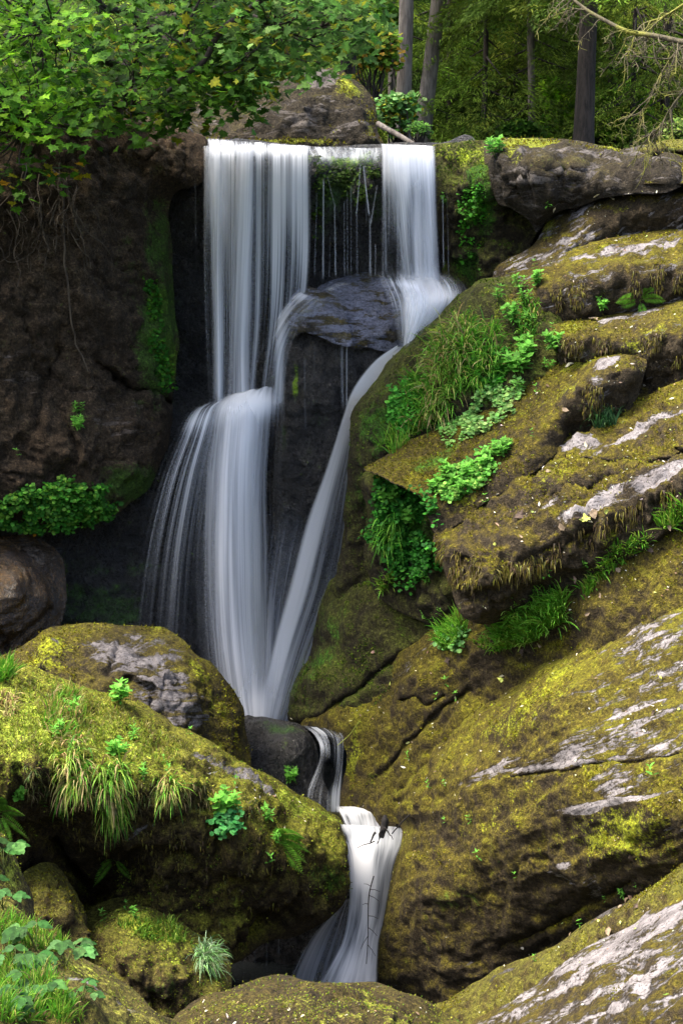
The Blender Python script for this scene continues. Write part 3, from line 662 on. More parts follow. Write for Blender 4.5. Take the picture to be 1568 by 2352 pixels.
    R('rock_slab', 'nearest pale grey rock slab in the bottom right corner', 'rock slab',
      [(1050, 2420), (1085, 2345), (1120, 2325), (1180, 2295), (1240, 2250), (1320, 2190), (1400, 2150), (1490, 2095), (1568, 2052), (1720, 1960), (1720, 2560), (1050, 2560)],
      [(1100, 2340, 14.6), (1240, 2260, 14.4), (1400, 2160, 14.), (1568, 2065, 13.5), (1720, 1980, 13.1), (1200, 2352, 13.5), (1350, 2280, 13.), (1500, 2200, 12.5), (1568, 2130, 12.8), (1450, 2352, 12.), (1600, 2300, 11.7), (1200, 2500, 13.), (1600, 2500, 11.2)],
      r=.18, low=.4, moss=0.4, mosscol=0, T=1.6, step=4, fineamp=.7, mat=MAT['slab'], strata=.4, sang=-30, seed=39, amp=.8,
      base=(.50, 0, 0), paint=[(0, 1450, 2150, 140, 40, -30, .9), (0, 1530, 2110, 80, 34, -30, .9), (0, 1300, 2230, 90, 14, -32, .8), (0, 1490, 2190, 50, 16, -10, .8), (0, 1480, 2270, 16, 30, 20, .9), (0, 1420, 2320, 24, 20, 0, .9), (0, 1540, 2310, 40, 16, 30, .6), (0, 1240, 2290, 60, 14, -32, .5), (1, 1540, 2230, 40, 14, 0, .5), (0, 1210, 2330, 50, 20, -20, .4)])
    # ---- boulders left of the stream
    R('boulder', 'rounded boulder with bare grey face and moss rim at the foot of the falls', 'boulder',
      [(0, 1530), (20, 1505), (70, 1468), (115, 1440), (160, 1432), (230, 1428), (300, 1436), (365, 1442), (405, 1462), (440, 1495), (490, 1530), (525, 1570), (548, 1620), (566, 1665), (572, 1745), (560, 1800), (420, 1780), (250, 1700), (100, 1620)],
      [(30, 1510, 18.9), (150, 1445, 19.2), (350, 1455, 19.2), (100, 1520, 18.5), (250, 1500, 18.5), (300, 1600, 18.15), (380, 1540, 18.3), (450, 1600, 18.3), (530, 1600, 18.8), (450, 1700, 18.2), (550, 1720, 18.6), (200, 1600, 18.2)],
      r=.45, moss=1, mosscol=0, T=1.6, step=4, mat=MAT['greyrock'], seed=41, amp=1.0, cracks=.25,
      paint=[(0, 300, 1500, 110, 50, 15, .85), (0, 370, 1580, 70, 110, 0, .8), (0, 430, 1650, 60, 70, 0, .7), (1, 110, 1500, 60, 36, -30, .65), (1, 460, 1540, 20, 60, -40, .5), (1, 510, 1640, 30, 60, -15, .35), (1, 330, 1437, 100, 7, 5, .6), (0, 130, 1480, 50, 20, 0, .3)],
      creases=[([(300, 1560), (350, 1600), (345, 1680), (370, 1740)], 8, .12), ([(330, 1500), (400, 1530), (430, 1600)], 5, .05)])
    R('boulder', 'small black wet rock where the stream spills over', 'boulder',
      [(560, 1650), (590, 1644), (630, 1652), (680, 1662), (712, 1682), (728, 1715), (732, 1760), (760, 1850), (700, 1880), (560, 1800)],
      [(580, 1655, 20.1), (650, 1670, 19.9), (640, 1720, 19.5), (710, 1710, 19.9), (700, 1790, 19.6), (600, 1780, 19.4)], r=.25, T=.8, step=3, mat=MAT['wet'], seed=43, amp=.8,
      paint=[(2, 640, 1680, 60, 14, 10, .9), (1, 680, 1680, 24, 10, 20, .8)])
    R('boulder', 'large overhanging mossy boulder with grass tufts and a fern on its dark face', 'boulder',
      [(-220, 1500), (-60, 1512), (60, 1522), (110, 1545), (160, 1562), (240, 1588), (330, 1620), (400, 1660), (480, 1705), (560, 1748), (620, 1780), (680, 1815), (740, 1855), (780, 1885), (793, 1930), (797, 2000), (796, 2055), (770, 2090), (720, 2130), (660, 2158), (600, 2172), (560, 2200), (530, 2222), (520, 2262), (440, 2290), (330, 2240), (250, 2120), (190, 2100), (130, 2140), (-220, 2200)],
      [(-200, 1530, 17.2), (60, 1540, 17.4), (240, 1600, 17.6), (400, 1670, 17.8), (560, 1755, 18.2), (700, 1830, 18.6), (780, 1890, 18.8),
       (-200, 1700, 15.8), (0, 1660, 16.2), (60, 1750, 15.9), (200, 1720, 16.3), (330, 1760, 16.4), (450, 1800, 16.6), (560, 1860, 16.8), (680, 1920, 17.3), (760, 1960, 17.8),
       (0, 1850, 15.9), (200, 1850, 16.2), (350, 1850, 16.4), (500, 1900, 16.7), (650, 2000, 17.1), (740, 2050, 17.6), (150, 1950, 16.8), (280, 1980, 17.3), (200, 2080, 17.8), (350, 2080, 17.1), (500, 2050, 16.9), (600, 2120, 17.4), (500, 2200, 17.), (400, 2200, 16.9), (0, 2000, 16.4), (-200, 2000, 15.7)],
      r=.35, moss=1.5, mosscol=2, T=1.6, step=4, mat=MAT['bigmoss'], strand=1.6, seed=45, amp=1.15,
      paint=[(1, 60, 1660, 220, 120, 15, .8), (1, 260, 1710, 150, 70, 25, .72), (1, 420, 1770, 90, 40, 25, .4), (0, 560, 1800, 120, 12, 30, .95), (0, 470, 1745, 60, 10, 30, .75), (1, 680, 1850, 80, 18, 35, .75), (1, 750, 1880, 40, 14, 40, .7), (1, 640, 1800, 60, 10, 30, .3),
             (2, 730, 2020, 50, 40, 0, .7), (2, 100, 1860, 80, 50, 0, .3), (0, 310, 1870, 40, 30, 0, .3), (1, 560, 2060, 60, 20, -25, .35), (1, 20, 1760, 80, 60, 0, .4)],
      creases=[([(130, 1930), (180, 2010), (240, 2060)], 26, .4)])
    R('mossy_rock', 'mossy rock lump with lime tufts beneath the overhanging boulder', 'rock',
      [(160, 2175), (200, 2150), (240, 2110), (290, 2085), (350, 2088), (420, 2120), (480, 2160), (520, 2200), (530, 2260), (500, 2320), (400, 2370), (300, 2330), (200, 2240)],
      [(180, 2175, 16.), (300, 2100, 16.4), (450, 2150, 16.4), (300, 2180, 15.6), (400, 2220, 15.5), (480, 2260, 15.8), (350, 2300, 15.5)], r=.35, moss=1.4, mosscol=2, T=1., step=4, mat=MAT['darkmoss'], strand=1., seed=47, amp=1.3,
      paint=[(1, 320, 2130, 70, 36, 30, .95), (1, 400, 2180, 50, 36, 30, .7), (1, 460, 2190, 30, 30, 0, .5), (2, 380, 2260, 50, 40, 0, .5)])
    R('mossy_rock', 'small brownish mossy rock in the hollow at the left', 'rock',
      [(40, 2020), (90, 1985), (140, 2000), (180, 2050), (195, 2110), (180, 2180), (100, 2200), (0, 2150)],
      [(60, 2040, 16.), (140, 2030, 16.2), (120, 2100, 15.7), (50, 2150, 15.5), (170, 2150, 15.9)], r=.3, moss=1, mosscol=0, T=.8, step=4, mat=MAT['darkmoss'], seed=49, amp=1.3, strand=.8, paint=[(1, 130, 2080, 60, 24, 0, .3)])
    R('mossy_rock', 'flat dark rock in the black hollow under the big boulder', 'rock',
      [(180, 2110), (230, 2070), (300, 2050), (380, 2060), (420, 2120), (300, 2190), (190, 2180)],
      [(200, 2110, 16.9), (300, 2065, 17.1), (300, 2130, 16.7), (400, 2120, 16.9)], r=.25, T=.6, step=5, mat=MAT['darkmoss'], seed=50, amp=1.)
    # ---- near bank
    R('mossy_rock', 'steep mossy rock at the left edge above the raspberry leaves', 'rock',
      [(-160, 1880), (-40, 1890), (10, 1920), (40, 1975), (65, 2040), (80, 2100), (70, 2180), (-160, 2200)],
      [(-60, 1920, 12.6), (20, 1960, 12.8), (60, 2080, 12.7), (-20, 2060, 12.2), (0, 2180, 12.)], r=.3, moss=1.2, mosscol=2, T=.9, step=4, mat=MAT['moss_bright'], seed=51, amp=1., strand=.5, paint=[(1, 20, 2000, 30, 80, -20, .6)])
    R('mossy_bank', 'sloping mossy bank with grass in the bottom left corner', 'bank',
      [(-160, 2060), (0, 2070), (60, 2100), (120, 2140), (190, 2195), (260, 2235), (310, 2268), (345, 2310), (400, 2345), (440, 2380), (460, 2560), (-160, 2560)],
      [(-100, 2080, 11.6), (60, 2110, 11.8), (190, 2205, 11.7), (310, 2280, 11.7), (400, 2352, 11.6), (-100, 2250, 10.4), (60, 2260, 10.6), (180, 2300, 10.7), (300, 2352, 10.9), (60, 2352, 9.9), (-100, 2400, 9.4), (400, 2450, 10.8), (200, 2500, 9.7)],
      r=.25, moss=1.3, mosscol=2, T=1.4, step=5, mat=MAT['moss_bright'], seed=53, amp=.9, strata=.5, sang=30,
      paint=[(1, 200, 2240, 110, 24, 32, .7), (1, 100, 2160, 60, 24, 32, .7), (0, 220, 2300, 120, 12, 24, .7), (0, 320, 2340, 60, 9, 28, .8), (2, 60, 2330, 60, 60, 0, .6), (1, 330, 2330, 50, 12, 35, .6)])
    R('boulder', 'low mossy boulder spotted with yellow lichen at bottom centre', 'boulder',
      [(365, 2420), (390, 2345), (430, 2312), (480, 2285), (530, 2268), (580, 2248), (630, 2238), (665, 2240), (700, 2252), (760, 2258), (830, 2252), (890, 2262), (940, 2280), (990, 2305), (1040, 2335), (1075, 2360), (1110, 2420), (1110, 2560), (365, 2560)],
      [(430, 2330, 13.6), (650, 2255, 13.8), (850, 2270, 13.8), (1020, 2340, 13.6), (500, 2352, 12.8), (700, 2320, 12.8), (900, 2340, 12.8), (700, 2500, 12.), (900, 2500, 12.)],
      r=.35, moss=0.6, mosscol=2, T=1.4, step=4, mat=MAT['moss'], seed=55, amp=.8,
      paint=[(1, 700, 2320, 60, 30, 0, .45), (1, 560, 2310, 70, 24, -10, .5), (1, 860, 2310, 70, 24, 10, .5), (1, 460, 2340, 40, 20, 0, .4), (1, 940, 2345, 60, 16, 10, .6), (0, 520, 2330, 20, 14, 0, .5), (1, 780, 2340, 60, 20, 0, .5)])
    R('rock_wall', 'dark dripping recess behind the lower cascade', 'rock wall',
      [(500, 2050), (700, 2000), (800, 1900), (950, 1880), (960, 2400), (480, 2400)],
      [(550, 2100, 19.4), (700, 2050, 19.3), (900, 1950, 19.3), (550, 2350, 19.), (900, 2350, 18.9)], r=.1, T=1., step=6, mat=MAT['wet'], seed=57, amp=1.2)


def ground_mat():
    k = NT('forest_soil')
    pos = k.n('NewGeometry').outputs['Position']
    n1 = k.noise(pos, 1.3, 5, .65); n2 = k.noise(pos, 14., 4, .7)
    col = k.mixc(k.ss(n1, .4, .6), c4((.014, .011, .006)), c4((.035, .036, .010)))
    col = k.mixc(k.ss(n2, .52, .66), col, c4((.06, .042, .02)))
    bp = k.n('Bump', ins={'Strength': .8, 'Distance': .08, 'Height': n2}).outputs[0]
    b = k.n('BsdfPrincipled', ins={'Base Color': col, 'Roughness': .95, 'Normal': bp})
    k.ln(b.outputs[0], k.out.inputs[0])
    return k.m


MAT['soil'] = ground_mat()
sheet('ground', -70, 70, -8, 110, 240, 240, gorge, MAT['soil'], amp=.15)
build_rocks()
# ------------------------------------------------------------------ water
def water_mat(name, contrast=1.15, fa=14., fb=.2, col=(.90, .92, .96), tint=(.70, .76, .86), trans=.4):
    k = NT(name)
    uv = k.n('UVMap', uv_map='surf').outputs[0]
    at = k.n('Attribute', attribute_name='paint')
    sp = k.n('SeparateColor', ins={0: at.outputs['Color']})
    dens, edge = sp.outputs[0], sp.outputs[1]
    a = k.noise(k.scalev(uv, (fa * .28, fb * .5, 1)), 1., 2, .5)
    b = k.noise(k.scalev(uv, (fa, fb, 1)), 1., 3, .6, .15)
    c = k.noise(k.scalev(uv, (fa * 3.4, fb * 2.2, 1)), 1., 2, .6)
    s = k.math('ADD', k.math('MULTIPLY', a, .42), k.math('ADD', k.math('MULTIPLY', b, .40), k.math('MULTIPLY', c, .18)))
    s = k.math('MULTIPLY', k.math('SUBTRACT', s, .5), contrast * 2.2)
    al = k.math('ADD', dens, k.math('MULTIPLY', s, k.ss(dens, .0, .22)))
    al = k.ss(al, .02, 1.)
    al = k.math('MULTIPLY', al, edge, True)
    cc = k.mixc(k.ss(k.math('ADD', dens, s), .15, .95), c4(tint), c4(col))
    d = k.n('BsdfDiffuse', ins={'Color': cc}).outputs[0]
    t = k.n('BsdfTranslucent', ins={'Color': cc}).outputs[0]
    m = k.n('MixShader', ins={0: trans, 1: d, 2: t}).outputs[0]
    tr = k.n('BsdfTransparent').outputs[0]
    mm = k.n('MixShader', ins={0: al, 1: tr, 2: m}).outputs[0]
    k.ln(mm, k.out.inputs[0])
    return k.m


MAT['silk'] = water_mat('silky_water')
MAT['silkfine'] = water_mat('thin_water', contrast=1.9, fa=22., fb=.12)
MAT['rush'] = water_mat('rushing_water', contrast=1.35, fa=11., fb=.8, col=(.93, .94, .96), tint=(.66, .72, .80))


def curtain(rows, base, blobs=(), mat='silk', nu=40, nv=90, name='water', parent=None, ef=.12, el=None, top=.02, bot=.04, bulge=.1, kind='structure'):
    """a sheet of falling water through rows ((leftx,y,Y),(rightx,y,Y)); base = density"""
    L = catmull([r[0] for r in rows], 12, closed=False); Rr = catmull([r[1] for r in rows], 12, closed=False)
    m = len(L)
    tt = np.linspace(0, m - 1, nv)
    L = np.stack([np.interp(tt, np.arange(m), L[:, k]) for k in range(3)], 1)
    Rr = np.stack([np.interp(tt, np.arange(m), Rr[:, k]) for k in range(3)], 1)
    u = np.linspace(0, 1, nu)
    G = L[:, None] * (1 - u)[None, :, None] + Rr[:, None] * u[None, :, None]
    G[..., 2] -= bulge * np.sin(PI * u)[None]
    G = G.reshape(-1, 3)
    v = P(G[:, 0], G[:, 1], G[:, 2])
    vv = v.reshape(nv, nu, 3)
    seg = np.linalg.norm(np.diff(vv[:, nu // 2], axis=0), axis=1)
    vl = np.concatenate([[0], np.cumsum(seg)])
    wid = np.linalg.norm(vv[:, -1] - vv[:, 0], axis=1).mean()
    un = np.tile(u, nv); vnn = np.repeat(np.linspace(0, 1, nv), nu)
    uv = np.stack([un * wid + abs(hash_(rows)) % 37, np.repeat(vl, nu)], 1)
    wob = vn(np.c_[un * wid * 9, vnn * 3, np.full(len(un), 3.3)], 5)
    den = np.full(len(G), float(base))
    for (x, y, rx, ry, ang, wt) in blobs:
        ca, sa = math.cos(math.radians(ang)), math.sin(math.radians(ang))
        dx, dy = G[:, 0] - x, G[:, 1] - y
        e = ((dx * ca + dy * sa) / rx) ** 2 + ((-dx * sa + dy * ca) / ry) ** 2
        den += wt * np.exp(-e)
    den = np.clip(den, 0, 1.1)
    edge = sstep(un, 0, el or ef) * sstep(1 - un, 0, ef)
    tb = sstep(vnn + wob * .05, 0, top) if top > 0 else 1
    bb = sstep(1 - vnn + wob * .03, 0, bot) if bot > 0 else 1
    i = np.arange(nu * nv).reshape(nv, nu)
    q = np.stack([i[:-1, :-1].ravel(), i[1:, :-1].ravel(), i[1:, 1:].ravel(), i[:-1, 1:].ravel()], 1)
    o = mesh_np(name, v, q, MAT[mat], smooth=True, cols=np.stack([den, edge * tb * bb, np.zeros_like(den)], 1), uvs=uv, parent=parent)
    return o


def hash_(rows):
    return int(sum((a[0] * 7 + a[1] * 13 + b[0] * 5) for a, b in rows))


def fall(label, name='waterfall'):
    e = empty(name)
    return tag(e, label, 'waterfall', kind='structure')


def water():
    w = fall('tall white left fall dropping from the lip over the shelf to the foot')
    # veil
    curtain([((462, 314, 23.4), (716, 334, 23.1)), ((466, 345, 22.3), (716, 352, 22.3)), ((466, 420, 22.0), (716, 420, 21.9)), ((466, 620, 21.9), (714, 600, 21.8)), ((472, 800, 21.8), (700, 720, 21.8)), ((480, 960, 21.5), (662, 930, 21.6))],
            .10, [(500, 420, 40, 130, 0, .45), (495, 600, 30, 300, 0, .22), (645, 420, 26, 120, 0, .62), (635, 560, 20, 160, 0, .42), (640, 760, 16, 200, 0, .2), (690, 430, 22, 110, 0, .6), (700, 580, 16, 110, 0, .4), (600, 345, 130, 14, 0, .4), (560, 500, 60, 300, 0, .3)],
            nu=70, nv=110, ef=.05, parent=w, mat='silkfine', name='veil', top=.08)
    curtain([((522, 330, 22.9), (612, 334, 22.9)), ((524, 350, 22.2), (608, 352, 22.2)), ((520, 430, 21.85), (606, 430, 21.85)), ((512, 640, 21.7), (596, 640, 21.7)), ((508, 800, 21.6), (590, 800, 21.6)), ((500, 930, 21.3), (600, 930, 21.3))],
            .42, [(560, 600, 20, 400, 0, .40), (570, 450, 20, 100, 0, .15)], nu=44, nv=90, ef=.38, parent=w, name='core', top=.06)
    curtain([((470, 340, 22.2), (530, 345, 22.2)), ((468, 430, 21.8), (530, 430, 21.8)), ((476, 640, 21.7), (522, 640, 21.65)), ((484, 800, 21.6), (520, 800, 21.6)), ((486, 950, 21.4), (520, 950, 21.4))],
            .22, [(495, 430, 20, 90, 0, .3), (508, 800, 14, 200, 0, .3)], nu=30, nv=60, ef=.2, parent=w, name='side_veil', bot=.1)
    # spreading below the shelf
    curtain([((520, 905, 21.4), (650, 880, 21.4)), ((480, 928, 21.25), (655, 905, 21.25)), ((462, 955, 21.1), (658, 935, 21.15)), ((452, 1010, 20.95), (656, 990, 21.1)), ((442, 1110, 20.8), (650, 1110, 21.0)), ((436, 1260, 20.7), (655, 1260, 21.)), ((440, 1440, 20.65), (655, 1440, 20.95)), ((470, 1680, 20.6), (650, 1680, 20.9))],
            .30, [(540, 930, 80, 40, 0, .35), (585, 925, 60, 30, 0, .45), (535, 1150, 60, 260, 0, .28), (565, 1450, 50, 260, 4, .3), (590, 1640, 50, 60, 0, .4), (640, 1250, 24, 200, 0, -.16)],
            nu=80, nv=130, ef=.12, el=.3, parent=w, name='lower_veil', top=.05, bot=.0, bulge=.25)
    curtain([((470, 925, 21.3), (540, 915, 21.3)), ((430, 948, 21.15), (530, 935, 21.15)), ((398, 1005, 20.95), (520, 1000, 21.0)), ((352, 1110, 20.8), (505, 1110, 20.85)), ((312, 1260, 20.75), (490, 1260, 20.75)), ((285, 1430, 20.7), (485, 1430, 20.7)), ((270, 1560, 20.7), (485, 1560, 20.7))],
            .24, [(450, 965, 40, 24, -30, .35), (420, 1060, 14, 100, 18, .12), (370, 1200, 14, 120, 12, .07)], mat='silkfine',
            nu=80, nv=110, ef=.3, el=.22, parent=w, name='fan', top=.06, bot=.75, bulge=.1)
    curtain([((500, 900, 21.3), (606, 900, 21.3)), ((490, 960, 21.0), (612, 955, 21.0)), ((476, 1100, 20.75), (608, 1100, 20.8)), ((470, 1300, 20.6), (612, 1300, 20.7)), ((480, 1480, 20.55), (618, 1480, 20.65)), ((510, 1680, 20.5), (640, 1680, 20.6))],
            .34, [(565, 1000, 22, 150, 0, .4), (590, 960, 18, 60, 0, .35), (565, 1300, 28, 300, 0, .34), (575, 1550, 40, 120, 0, .3), (500, 1200, 20, 200, 0, .15)], nu=50, nv=120, ef=.36, parent=w, name='lower_core', top=.3, bot=0, bulge=.2)
    curtain([((600, 1150, 21.2), (730, 1150, 21.3)), ((590, 1300, 21.1), (690, 1300, 21.2)), ((590, 1450, 21.), (660, 1450, 21.1)), ((590, 1690, 20.9), (650, 1690, 21.))], .26, [(620, 1500, 60, 120, 0, .25)], nu=30, nv=50, ef=.3, top=.35, bot=0, parent=w, name='back_veil')
    w = fall('thin arching jet leaping off the small wet boulder into the left fall')
    curtain([((686, 668, 21.5), (760, 690, 21.3)), ((668, 682, 21.25), (742, 706, 21.05)), ((642, 716, 21.1), (700, 738, 20.98)), ((612, 765, 21.1), (672, 790, 21.0)), ((588, 825, 21.1), (660, 850, 21.0)), ((580, 925, 21.1), (655, 935, 21.05))],
            .20, [(690, 675, 26, 16, 0, .45), (655, 705, 16, 40, 35, .4), (642, 860, 12, 110, 0, .5), (598, 800, 8, 60, 20, .25), (700, 720, 30, 20, 0, .1), (650, 760, 14, 40, 10, .3)], nu=40, nv=70, ef=.16, parent=w, name='jet', top=.12, bot=.04, bulge=.08)
    for (x0, x1, y0, y1, wd, dn) in [(785, 788, 770, 950, 9, .4), (796, 796, 780, 970, 5, .45), (772, 776, 800, 900, 4, .25), (722, 724, 790, 900, 4, .2), (700, 702, 820, 1000, 4, .18)]:
        curtain([((x0 - wd / 2, y0, 21.1), (x0 + wd / 2, y0, 21.1)), ((x0 - wd / 2, (y0 + y1) / 2, 21.1), (x0 + wd / 2, (y0 + y1) / 2, 21.1)), ((x1 - wd * .7, y1, 21.1), (x1 + wd * .7, y1, 21.1))], dn, nu=6, nv=30, ef=.45, top=.12, bot=.25, parent=w, name='thread', bulge=0)
    curtain([((735, 664, 21.7), (790, 645, 21.9)), ((760, 690, 21.4), (830, 655, 21.75)), ((790, 760, 21.1), (850, 700, 21.4))], .12, [(770, 655, 30, 8, -15, .4)], nu=24, nv=24, ef=.3, top=.2, bot=.5, parent=w, name='film', bulge=.05)
    curtain([((700, 336, 22.95), (880, 334, 22.9)), ((708, 352, 22.5), (878, 348, 22.5)), ((714, 366, 22.2), (876, 362, 22.2)), ((718, 384, 22.05), (874, 380, 22.05))], .3, [(790, 360, 60, 8, 0, .25)], mat='rush', nu=50, nv=30, ef=.05, top=.1, bot=.45, parent=w, name='film', bulge=0)
    w = fall('row of fine threads of water in front of the green moss curtain')
    for (x0, x1, y0, y1, wd, dn) in [(728, 722, 440, 640, 5, .5), (743, 742, 410, 650, 7, .75), (752, 768, 405, 470, 5, .5), (768, 770, 465, 640, 6, .5), (772, 772, 520, 640, 4, .4), (790, 791, 460, 640, 5, .55), (797, 798, 440, 640, 4, .4), (806, 806, 425, 640, 4, .5), (828, 818, 375, 500, 6, .7), (819, 820, 490, 640, 7, .6),
                                     (834, 848, 380, 500, 6, .8), (866, 850, 425, 520, 5, .7), (849, 850, 500, 640, 9, .6), (862, 861, 560, 640, 5, .4), (1016, 1018, 450, 620, 5, .5), (1026, 1030, 440, 650, 4, .45), (838, 842, 370, 520, 5, .6), (448, 450, 410, 560, 5, .3), (758, 756, 540, 640, 4, .35), (884, 886, 380, 640, 8, .5)]:
        wd *= .75
        curtain([((x0 - wd / 2, y0, 22.), (x0 + wd / 2, y0, 22.)), (((x0 + x1) / 2 - wd / 2, (y0 + y1) / 2, 21.9), ((x0 + x1) / 2 + wd / 2, (y0 + y1) / 2, 21.9)), ((x1 - wd * .7, y1, 21.8), (x1 + wd * .7, y1, 21.8))],
                dn * .62, nu=5, nv=24, ef=.45, top=.1, bot=.15, parent=w, name='thread', bulge=0)
    w = fall('bright white right fall pouring onto the rocks and down the curving chute')
    curtain([((872, 330, 22.9), (1000, 334, 22.8)), ((874, 345, 22.2), (1000, 348, 22.2)), ((875, 420, 21.9), (1003, 420, 21.9)), ((874, 540, 21.75), (1008, 540, 21.75)), ((872, 650, 21.6), (1014, 660, 21.6))],
            .30, [(940, 375, 90, 50, 0, .7), (985, 520, 18, 130, 0, .35), (955, 560, 16, 130, 0, .3), (925, 480, 40, 70, 0, .2), (895, 590, 22, 90, 0, -.22), (985, 640, 30, 30, 0, .4)], nu=56, nv=90, ef=.06, parent=w, name='veil', bot=.0, top=.07)
    curtain([((884, 342, 22.1), (996, 344, 22.1)), ((886, 400, 21.8), (1000, 400, 21.8)), ((900, 500, 21.65), (1004, 500, 21.65)), ((920, 660, 21.5), (1012, 665, 21.5))],
            .25, [(945, 370, 60, 60, 0, .5), (985, 500, 16, 200, 0, .35), (930, 430, 10, 100, 0, .3)], nu=40, nv=70, ef=.12, parent=w, name='core', bot=.0)
    curtain([((884, 612, 21.75), (1030, 620, 21.75)), ((890, 648, 21.4), (1066, 664, 21.5)), ((905, 690, 21.1), (1070, 700, 21.3)), ((915, 750, 20.95), (1010, 760, 21.2)), ((918, 812, 20.95), (960, 800, 21.1))],
            .45, [(970, 665, 80, 22, 5, .35), (980, 690, 60, 44, -30, .6), (960, 740, 40, 60, 0, .4), (1050, 650, 30, 16, 0, -.35), (905, 660, 14, 40, 0, -.3)], mat='rush', nu=46, nv=60, ef=.22, parent=w, name='splash', top=.42, bot=.05, bulge=.2)
    curtain([((858, 622, 21.7), (1050, 630, 21.7)), ((866, 645, 21.35), (1078, 662, 21.4)), ((888, 690, 20.98), (1075, 700, 21.2)), ((905, 745, 20.85), (1020, 755, 21.1)), ((914, 800, 20.88), (965, 795, 21.0))], .22, [(930, 655, 50, 10, 10, .3), (900, 680, 20, 30, 0, .2), (960, 720, 40, 40, 0, .25)], mat='silkfine', nu=60, nv=60, ef=.18, parent=w, name='spray', top=.25, bot=.1, bulge=.22)
    curtain([((908, 794, 20.9), (960, 790, 21.1)), ((866, 822, 20.85), (925, 830, 21.1)), ((832, 858, 20.85), (900, 870, 21.1)), ((804, 902, 20.85), (868, 920, 21.1)), ((786, 955, 20.9), (842, 970, 21.3)), ((745, 1080, 20.85), (830, 1090, 21.2)), ((700, 1200, 20.8), (826, 1210, 21.1)), ((660, 1350, 20.75), (800, 1350, 21.)), ((620, 1500, 20.7), (740, 1500, 20.9)), ((580, 1690, 20.6), (665, 1690, 20.7))],
            .42, [(870, 840, 60, 40, -40, .7), (822, 910, 30, 90, 30, .55), (770, 1030, 22, 110, 22, .4), (725, 1180, 20, 130, 16, .45), (678, 1350, 18, 160, 14, .45), (625, 1560, 18, 180, 12, .5), (770, 1280, 30, 200, 10, -.12)], mat='silk', nu=60, nv=160, ef=.10, parent=w, name='chute', top=.02, bot=0, bulge=.05)
    curtain([((500, 1440, 20.5), (720, 1440, 20.6)), ((520, 1600, 20.4), (680, 1600, 20.5)), ((560, 1690, 20.3), (640, 1690, 20.4))], .34, [(600, 1640, 40, 60, 0, .45)], nu=24, nv=40, ef=.3, top=.5, bot=0, parent=w, name='mist')
    # stream below
    e = fall('short clear spill curling over the small black rock', 'stream_cascade')
    curtain([((690, 1666, 20.2), (774, 1674, 20.1)), ((716, 1684, 19.7), (790, 1690, 19.6)), ((732, 1712, 19.4), (791, 1722, 19.4)), ((730, 1750, 19.35), (788, 1770, 19.3)), ((704, 1812, 19.3), (784, 1820, 19.2)), ((700, 1850, 19.25), (782, 1870, 19.2))],
            .13, [(735, 1705, 12, 40, -30, .28), (780, 1740, 7, 80, 0, .3), (770, 1840, 16, 40, 0, .7), (720, 1780, 8, 60, 15, .18), (757, 1790, 12, 60, 0, -.3), (740, 1680, 30, 8, 20, .25)], mat='silkfine', nu=34, nv=70, ef=.08, parent=e, name='spill', bulge=.08)
    e = fall('white churning cascade squeezed between the mossy boulders at the bottom', 'stream_cascade')
    curtain([((764, 1852, 19.5), (866, 1850, 19.6)), ((778, 1866, 19.2), (868, 1866, 19.3)), ((790, 1892, 19.0), (872, 1892, 19.1)), ((802, 1925, 18.8), (876, 1925, 18.9))], .55, [(800, 1862, 50, 8, 0, .5), (850, 1900, 14, 30, -30, .3), (820, 1900, 14, 10, 30, -.2)], mat='rush', nu=34, nv=36, ef=.06, parent=e, name='upper_pool', top=.05)
    curtain([((760, 1890, 18.95), (928, 1900, 18.95)), ((768, 1908, 18.75), (928, 1916, 18.8)), ((784, 1940, 18.6), (922, 1945, 18.65)), ((796, 1975, 18.5), (908, 1982, 18.55)), ((800, 2030, 18.4), (896, 2045, 18.5)), ((798, 2085, 18.35), (884, 2115, 18.45)), ((780, 2168, 18.2), (870, 2175, 18.3)), ((730, 2260, 17.8), (868, 2275, 18.0))],
            .58, [(840, 1930, 50, 20, 0, .35), (825, 1995, 22, 60, 0, .5), (845, 2080, 18, 120, 0, .35), (800, 2220, 50, 50, -20, .4), (882, 2040, 14, 90, 10, .12), (795, 1925, 14, 20, 30, -.35), (905, 1960, 12, 40, 15, .1), (770, 1905, 14, 10, 0, -.2)], mat='rush', nu=50, nv=90, ef=.07, parent=e, name='lower_drop', top=.03, bot=0, bulge=.08)
    e = fall('dim bluish veil of water in the dark recess left of the lower cascade', 'stream_cascade')
    curtain([((785, 2070, 18.9), (806, 2060, 18.9)), ((738, 2122, 18.85), (800, 2110, 18.8)), ((702, 2168, 18.75), (792, 2160, 18.7)), ((668, 2236, 18.6), (775, 2230, 18.6)), ((655, 2290, 18.5), (760, 2290, 18.5))], .42, [(720, 2200, 30, 60, 20, .15)], nu=36, nv=40, ef=.1, parent=e, name='veil', bot=0)
    for x, y0, y1 in [(560, 2180, 2260), (612, 2160, 2240), (640, 2150, 2200), (585, 2170, 2215)]:
        curtain([((x - 2, y0, 18.), (x + 2, y0, 18.)), ((x - 2, y1, 18.), (x + 2, y1, 18.))], .35, nu=4, nv=10, ef=.45, top=.2, bot=.3, parent=e, name='drip', bulge=0)
    # pool at the foot and stream bed
    k = NT('dark_pool_water')
    pos = k.n('NewGeometry').outputs['Position']
    bp = k.n('Bump', ins={'Strength': .4, 'Distance': .03, 'Height': k.noise(pos, 6., 3)}).outputs[0]
    b = k.n('BsdfPrincipled', ins={'Base Color': (.03, .035, .035, 1), 'Roughness': .12, 'Normal': bp})
    k.ln(b.outputs[0], k.out.inputs[0])
    v = np.array([[-3.2, 19.4, -7.35], [.4, 19.9, -7.35], [.4, 22.6, -7.35], [-3.2, 22.6, -7.35]])
